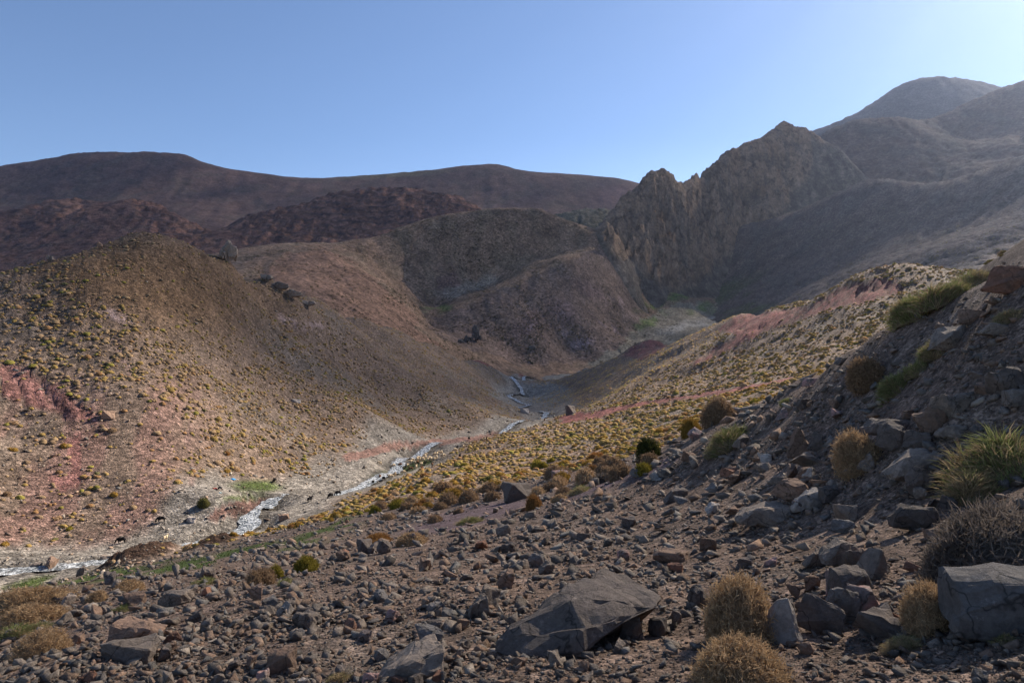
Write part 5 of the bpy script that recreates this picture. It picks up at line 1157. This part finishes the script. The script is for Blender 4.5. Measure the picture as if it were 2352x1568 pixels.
o = mesh_obj('bank_grass', V, np.arange(3 * n).reshape(-1, 3), M_twig, c); tag(o, 'short green grass growing on the stream banks', 'grass', kind='stuff')

# ------------------------------------------------------------------ animals
def skin_mesh(name, verts, edges, radii, sub=1, root=0):
    me = bpy.data.meshes.new(name); me.from_pydata(verts, edges, []); o = bpy.data.objects.new(name, me); COL.objects.link(o)
    md = o.modifiers.new('skin', 'SKIN'); md.use_smooth_shade = True
    if sub: s_ = o.modifiers.new('sub', 'SUBSURF'); s_.levels = sub; s_.render_levels = sub
    for k, v in enumerate(me.skin_vertices[0].data):
        r = radii[k]; v.radius = r if hasattr(r, '__len__') else (r, r); v.use_root = (k == root)
    dg = bpy.context.evaluated_depsgraph_get(); m2 = bpy.data.meshes.new_from_object(o.evaluated_get(dg)); bpy.data.objects.remove(o); m2.name = name; return m2
def animal(kind):
    if kind == 'graze': head = [(.50, 0, .62), (.66, 0, .38), (.74, 0, .16), (.80, 0, .06)]; hr = [.13, .09, .085, .05]
    else: head = [(.52, 0, .72), (.66, 0, .86), (.78, 0, .88), (.90, 0, .82)]; hr = [.13, .09, .085, .05]
    V = [(0, 0, .58), (.22, 0, .60), (.40, 0, .62), (-.24, 0, .60), (-.44, 0, .58), (-.54, 0, .46)]; R = [(.23, .25), (.23, .25), (.19, .21), (.24, .25), (.17, .19), .03]
    E = [(0, 1), (1, 2), (0, 3), (3, 4), (4, 5)]
    b = len(V); V += head; R += hr; E += [(2, b), (b, b + 1), (b + 1, b + 2), (b + 2, b + 3)]
    for s in (-1, 1):
        k = len(V); V.append((head[2][0] - .06, s * .12, head[2][2] + .03)); R.append(.025); E.append((b + 2, k))      # ears
        for (x0, at) in ((.34, 2), (-.38, 4)):
            k = len(V); dx = prng.uniform(-.05, .05)
            V += [(x0, s * .12, .40), (x0 + dx + (.03 if x0 < 0 else 0), s * .12, .20), (x0 + dx * 1.5, s * .12, .02)]; R += [.07, .042, .035]; E += [(at, k), (k, k + 1), (k + 1, k + 2)]
    return skin_mesh('sheep', V, E, R, 1)
def wool(name, body, face):
    m, nt, b = nodes_of(name, 1.0, 0.05); tc = N(nt, 'ShaderNodeTexCoord'); sp = N(nt, 'ShaderNodeSeparateXYZ'); nt.links.new(tc.outputs['Object'], sp.inputs[0])
    mx = N(nt, 'ShaderNodeMix', data_type='RGBA'); mx.inputs[6].default_value = (*body, 1); mx.inputs[7].default_value = (*face, 1)
    nt.links.new(ramp(nt, sp.outputs[0], [(.58, 0.0), (.64, 1.0)]), mx.inputs[0])
    n1 = N(nt, 'ShaderNodeTexNoise', i_Scale=14.0, i_Detail=4.0); nt.links.new(tc.outputs['Object'], n1.inputs['Vector'])
    nt.links.new(mul(nt, mx.outputs[2], ramp(nt, n1.outputs['Fac'], [(.3, .7), (.7, 1.2)])), b.inputs['Base Color']); return m
WM = {'cream': wool('cream_wool', (.62, .47, .30), (.40, .28, .18)), 'brown': wool('brown_wool', (.17, .085, .05), (.09, .05, .03)), 'black': wool('black_hair', (.018, .016, .016), (.015, .013, .013)), 'dark-faced': wool('cream_wool_dark_face', (.60, .46, .30), (.03, .024, .02))}
AM = {}
for kd in ('graze', 'stand'):
    base = animal(kd)
    for c in WM: m2 = base.copy(); m2.materials.clear(); m2.materials.append(WM[c]); AM[kd, c] = m2
ANIMALS = []
def put_animal(u, v, c, kd, yaw, name='sheep', s=1.0, label=None):
    x, y, z = G.hit(u, v, 55); o = bpy.data.objects.new(name, AM[kd, c]); COL.objects.link(o)
    o.location = (x, y, z - .02); o.scale = (s, s, s); nrm = G.normal(x, y); nrm = Vector((0, 0, 1)).lerp(nrm, .4).normalized()
    o.rotation_euler = (nrm.to_track_quat('Z', 'Y').to_matrix() @ Matrix.Rotation(yaw, 3, 'Z')).to_euler()
    ANIMALS.append(dict(u=u, v=v, colour=c, kind=kd, obj=o, label=label, name=name))
def z2(x, y): return ((1400 + x / 4.704) / 1.63265, (1600 + y / 4.704) / 1.63265)
def z4(x, y): return ((1800 + x / 4.704) / 1.63265, (1350 + y / 4.704) / 1.63265)
flock = [(530, 412, 'c'), (90, 665, 'c'), (355, 710, 'c'), (465, 695, 'n'), (520, 835, 'c'), (385, 872, 'c'), (318, 908, 'd'), (115, 908, 'n'), (695, 608, 'c'), (675, 640, 'c'), (605, 705, 'd'), (750, 668, 'c'), (780, 592, 'c'), (802, 572, 'c'), (832, 592, 'c'), (880, 615, 'c'), (855, 588, 'c'), (925, 562, 'c'), (965, 608, 'c'), (995, 575, 'c'), (1025, 590, 'c'), (1062, 598, 'c'), (930, 500, 'c'), (900, 535, 'c'),
         (1120, 560, 'c'), (1210, 538, 'c'), (1245, 530, 'c'), (1090, 503, 'c'), (1125, 500, 'c'), (1165, 478, 'c'), (1208, 474, 'c'), (1450, 432, 'c'), (1590, 368, 'c'), (1650, 328, 'c'), (1720, 328, 'c'), (1590, 302, 'c'), (1975, 242, 'c'), (760, 735, 'c'), (855, 684, 'c'), (670, 768, 'n'), (865, 758, 'n'), (1045, 688, 'n'), (790, 650, 'n')]
cm = {'c': 'cream', 'n': 'brown', 'd': 'dark-faced', 'b': 'black'}
for (x, y, c) in flock: put_animal(*z2(x, y), cm[c], 'graze' if prng.random() < .8 else 'stand', prng.choice([prng.gauss(.2, .5), prng.gauss(3.0, .6), prng.gauss(-1.2, .4)]))
for (x, y) in [(415, 605), (430, 635), (545, 615), (610, 620), (637, 625), (665, 605), (702, 610), (660, 670), (700, 675), (952, 650), (815, 710), (888, 735), (932, 745), (945, 765), (500, 735), (497, 855), (520, 888), (652, 860), (640, 905), (690, 908), (722, 908), (845, 922), (870, 928), (915, 968), (1208, 885), (1270, 920), (1255, 950), (1272, 966), (1312, 952), (1645, 990), (625, 982), (1068, 1042), (1138, 1068), (845, 1228), (990, 1182), (95, 1412)]:
    put_animal(*z4(x, y), 'cream' if prng.random() < .85 else 'brown', 'graze' if prng.random() < .8 else 'stand', prng.uniform(0, 6.28), s=1.08)
for (u, v, kd, yaw, lb) in [(630, 1107, 'graze', 3.1, 'black goat grazing at the right end of the grass terrace'), (711, 1152, 'stand', 1.5, 'black goat standing at the water, seen from behind'), (760, 1143, 'graze', .4, 'black goat drinking, left of the pair by the stream'), (777, 1137, 'graze', .3, 'black goat right of the drinking one by the stream'), (371, 1198, 'graze', 3.4, 'black goat on the gravel left of the white water'), (279, 1247, 'graze', 3.3, 'black goat behind the dark earth mound'),
                        (857, 1112, 'graze', 2.9, 'dark goat on the stream bank downstream of the flock'), (*z2(1530, 540), 'stand', 3.0, 'black goat among cushions right of the flock'), (*z2(1485, 380), 'stand', 2.6, 'black goat just behind the cream sheep right of the flock'), (*z2(1690, 224), 'graze', 0.3, 'black goat on the rocks upstream of the flock'), (*z2(920, 660), 'graze', 2.8, 'black goat on the green patch in front of the flock'), (*z2(185, 940), 'graze', 1.0, 'black goat at the lower end of the flock water')]:
    put_animal(u, v, 'black', kd, yaw, 'goat', .95, lb)
put_animal(378, 1242, 'cream', 'stand', .3, 'sheep', .8, 'pale sheep half hidden behind the dark earth mound')

# ------------------------------------------------------------------ resting herder
def flat_mat(name, c, rough=.85):
    m, nt, b = nodes_of(name, rough, .2); geo = N(nt, 'ShaderNodeNewGeometry'); r = N(nt, 'ShaderNodeRGB'); r.outputs[0].default_value = (*c, 1)
    n1 = N(nt, 'ShaderNodeTexNoise', i_Scale=20.0, i_Detail=3.0); nt.links.new(geo.outputs['Position'], n1.inputs['Vector']); nt.links.new(mul(nt, r.outputs[0], ramp(nt, n1.outputs['Fac'], [(.3, .75), (.7, 1.2)])), b.inputs['Base Color']); return m
hx, hy, hz = G.hit(500, 1124, 60)
person = bpy.data.objects.new('person', None); COL.objects.link(person); person.location = (hx, hy, hz); person.rotation_euler = (0, 0, -.12)
tag(person, 'person in a red top and dark trousers lying on the back with knees raised', 'person')
def part(name, me, m, parent): me.materials.clear(); me.materials.append(m); o = bpy.data.objects.new(name, me); COL.objects.link(o); o.parent = parent; return o
skin = flat_mat('skin', (.30, .16, .10)); red = flat_mat('red_cloth', (.42, .035, .035)); dark = flat_mat('dark_trousers', (.022, .022, .03)); hair = flat_mat('dark_hair', (.02, .015, .012)); shoe = flat_mat('shoe', (.03, .028, .026))
# lying along x: head at -x, feet at +x
pv = [(0, 0, .13), (-.25, 0, .14), (-.48, 0, .17), (-.58, 0, .20), (-.70, 0, .26), (-.80, 0, .28)]; pe = [(0, 1), (1, 2), (2, 3), (3, 4), (4, 5)]; pr = [(.13, .10), (.13, .10), (.14, .09), .06, .10, .06]
for s in (-1, 1):
    k = len(pv); pv += [(-.46, s * .20, .16), (-.62, s * .36, .12), (-.74, s * .16, .14), (-.76, s * .08, .14)]; pr += [.06, .05, .04, .035]; pe += [(2, k), (k, k + 1), (k + 1, k + 2), (k + 2, k + 3)]
    k = len(pv); pv += [(.06, s * .10, .13), (.38, s * .12, .48 - .06 * (s > 0)), (.62, s * .12, .10), (.70, s * .12, .05), (.80, s * .13, .06)]; pr += [.09, .065, .045, .04, .03]; pe += [(0, k), (k, k + 1), (k + 1, k + 2), (k + 2, k + 3), (k + 3, k + 4)]
part('body', skin_mesh('body', pv, pe, pr, 1), skin, person)
tv = [(0, 0, .13), (-.25, 0, .14), (-.50, 0, .17)]; te = [(0, 1), (1, 2)]; tr = [(.155, .12), (.155, .12), (.155, .105)]
for s in (-1, 1): k = len(tv); tv += [(-.46, s * .21, .16), (-.62, s * .37, .12), (-.70, s * .22, .14)]; tr += [.08, .07, .06]; te += [(2, k), (k, k + 1), (k + 1, k + 2)]
part('red_top', skin_mesh('red_top', tv, te, tr, 1), red, person)
tv = [(0, 0, .13), (.06, 0, .13)]; te = [(0, 1)]; tr = [(.15, .12), (.15, .12)]
for s in (-1, 1): k = len(tv); tv += [(.08, s * .10, .14), (.38, s * .12, .49 - .06 * (s > 0)), (.60, s * .12, .13)]; tr += [.11, .085, .065]; te += [(1, k), (k, k + 1), (k + 1, k + 2)]
part('trousers', skin_mesh('trousers', tv, te, tr, 1), dark, person)
for s in (-1, 1): part('shoe', skin_mesh('shoe', [(.64, s * .12, .06), (.72, s * .125, .05), (.83, s * .13, .05)], [(0, 1), (1, 2)], [.06, .05, .04], 1), shoe, person)
part('hair', skin_mesh('hair', [(-.76, 0, .27), (-.84, 0, .28)], [(0, 1)], [.105, .085], 1), hair, person)
# blue sheet of plastic and a small pale bag
def crumple(name, u, v, w, d, hgt, m, label, cat, seed):
    x, y, z = G.hit(u, v, 60); k = 12; g = np.linspace(-.5, .5, k); A, B = np.meshgrid(g, g, indexing='ij'); H_ = hgt * (0.5 + np.abs(fbm(A * 4 + seed, B * 4, 3, seed))) * np.clip(1.15 - 2.2 * np.hypot(A, B), 0.05, 1)
    V = np.stack([A * w * (1 + .3 * fbm(B * 3, A, 2, seed)), B * d * (1 + .3 * fbm(A * 3, B, 2, seed + 1)), H_ + .02], -1).reshape(-1, 3); I = np.arange(k * k).reshape(k, k)
    top = np.stack([I[:-1, :-1], I[1:, :-1], I[1:, 1:], I[:-1, 1:]], -1).reshape(-1, 4); n_ = k * k
    V2 = V.copy(); V2[:, 2] -= .015
    o = mesh_obj(name, np.r_[V, V2], np.r_[top, top[:, ::-1] + n_], m); o.location = (x, y, z + .03); tag(o, label, cat); return o
crumple('plastic_sheet', 534, 1101, 1.0, .9, .25, flat_mat('blue_plastic', (.05, .30, .62), .35), 'crumpled blue plastic sheet among the cushions above the terrace', 'plastic sheet', 3)
crumple('bag', 506, 1132, .45, .3, .12, flat_mat('pale_plastic', (.55, .68, .66), .4), 'small pale bag on the ground beside the lying person', 'bag', 6)

# ------------------------------------------------------------------ labels that tell each thing apart
LAND = [(1330, 1400, 'the big dark boulder'), (1706, 1400, 'the upper tan thorn bush'), (1705, 1530, 'the lower tan thorn bush'), (2240, 1250, 'the large grey-brown bush'), (2142, 1395, 'the small tan thorny bush'), (2345, 1390, 'the blue-grey block'), (1976, 1035, 'the round tan cushion'), (1997, 855, 'the round brown cushion'), (2298, 1020, 'the large tussock'), (2150, 715, 'the grassy strip'), (2108, 1070, 'the flat-topped block'), (1846, 1010, 'the upright brown rock'), (1762, 1188, 'the long arched slab'), (2114, 1190, 'the flat dark slab'), (1960, 1400, 'the rock pile'),
        (1674, 1000, 'the skyline tussock'), (1590, 985, 'the golden skyline cushion'), (1494, 1035, 'the dark green bush'), (700, 1298, 'the bright yellow-green cushion'), (75, 1400, 'the long tan cushions'), (900, 1242, 'the two low tan cushions'), (935, 1525, 'the pale bottom boulder'), (1228, 1150, 'the upright orange-brown cushion'), (1192, 1128, 'the flat-topped rock among cushions'), (1545, 1280, 'the low brown slab'), (300, 1450, 'the flat brown boulder'), (330, 1270, 'the dark earth mound'), (760, 1220, 'the green bank'), (640, 1400, 'the middle of the left scree'),
        (500, 1115, 'the lying person'), (467, 1150, 'the round dark bush'), (590, 1115, 'the grass terrace'), (570, 1190, 'the white water'), (100, 900, 'the red scarp'), (150, 1050, 'the pink gully'), (60, 1150, 'the left edge pink slope'), (250, 1060, 'the lower left hill'), (970, 1055, 'the flock'), (430, 1050, 'the sheep track'), (800, 1090, 'the stream bend'), (1200, 935, 'the far meanders'), (1320, 940, 'the red gully bank'), (1100, 1060, 'the golden slope beside the flock'), (1400, 1020, 'the golden slope'), (1000, 1310, 'the centre of the scree'), (450, 1500, 'the bottom left scree'), (1350, 1230, 'the upper scree'), (640, 1545, 'the brown bottom block'), (1810, 1430, 'the pale leaning wedge'), (2190, 965, 'the pale-topped rock')]
def where(u, v, own=None):
    best = min((q for q in LAND if q[2] != own), key=lambda q: (q[0] - u) ** 2 + 1.6 * (q[1] - v) ** 2); du, dv = u - best[0], v - best[1]
    far = math.hypot(du, dv) > 70
    if abs(du) > 1.3 * abs(dv): r = 'left of' if du < 0 else 'right of'
    else: r = 'above' if dv < 0 else 'below'
    return ('' if far else 'close ') + r + ' ' + best[2]
def size_word(w, qs): return ['tiny', 'small', 'medium', 'large'][sum(w > q for q in qs)]
ORD = ['leftmost', 'second from left', 'third from left', 'fourth from left', 'fifth from left', 'sixth from left', 'seventh from left', 'eighth from left', 'ninth from left', 'tenth from left', 'eleventh from left', 'twelfth from left']
def label_all(items, make, cat, group):
    by = {}
    for d in items:
        if cat(d): d['obj']['category'] = cat(d)
        d['obj']['group'] = group(d)
        if d['label']: d['obj']['label'] = d['label']
        else: by.setdefault(make(d), []).append(d)
    for lb, L_ in by.items():
        L_.sort(key=lambda d: d['u'])
        for k, d in enumerate(L_):
            d['obj']['label'] = lb if len(L_) == 1 else lb + ', ' + (ORD[k] if k < len(ORD) - 1 and k < len(L_) - 1 else ('rightmost' if k == len(L_) - 1 else 'number %d from left' % (k + 1)))
KW = {'block': 'blocky rock', 'slab': 'flat slab', 'wedge': 'pointed rock', 'round': 'rounded rock'}
ws = sorted(d['w'] for d in ROCKS); qs = [ws[int(len(ws) * f)] for f in (.25, .5, .8)]
label_all(ROCKS, lambda d: '%s %s %s %s' % (size_word(d['w'], qs), d['colour'], KW[d['kind']], where(d['u'], d['v'])), lambda d: 'boulder' if d['obj'].name.startswith('boulder') else 'rock', lambda d: 'single rocks on the slopes')
ws = sorted(d['w'] for d in SHRUBS); qs = [ws[int(len(ws) * f)] for f in (.25, .5, .8)]
label_all(SHRUBS, lambda d: '%s %s cushion shrub %s' % (size_word(d['w'], qs), d['colour'], where(d['u'], d['v'])), lambda d: 'grass' if d['name'] == 'grass_tussock' else ('bush' if d['name'] == 'thorn_bush' else 'shrub'), lambda d: 'grass tussocks' if d['name'] == 'grass_tussock' else 'cushion shrubs on the slopes')
SL = [(970, 1052, 'the green patch'), (905, 1090, 'the lower white water'), (880, 1062, 'the gravel left of the water'), (1065, 1030, 'the upper pool'), (1010, 1042, 'the flock edge'), (1170, 905, 'the farthest meander'), (1205, 912, 'the middle meander'), (1225, 935, 'the stony island'), (1260, 955, 'the red gully mouth'), (1290, 940, 'the right bank'), (1190, 945, 'the left bank'), (1215, 985, 'the pale gravel')]
def swhere(u, v):
    b_ = min(SL, key=lambda q: (q[0] - u) ** 2 + 2 * (q[1] - v) ** 2); du, dv = u - b_[0], v - b_[1]
    r = 'at' if math.hypot(du, dv) < 8 else (('left of' if du < 0 else 'right of') if abs(du) > 1.3 * abs(dv) else ('above' if dv < 0 else 'below')); return r + ' ' + b_[2]
label_all(ANIMALS, lambda d: '%s sheep %s %s' % (d['colour'], 'grazing' if d['kind'] == 'graze' else 'standing', swhere(d['u'], d['v'])), lambda d: d['name'], lambda d: 'goats along the stream' if d['name'] == 'goat' else 'sheep of the flock along the stream')
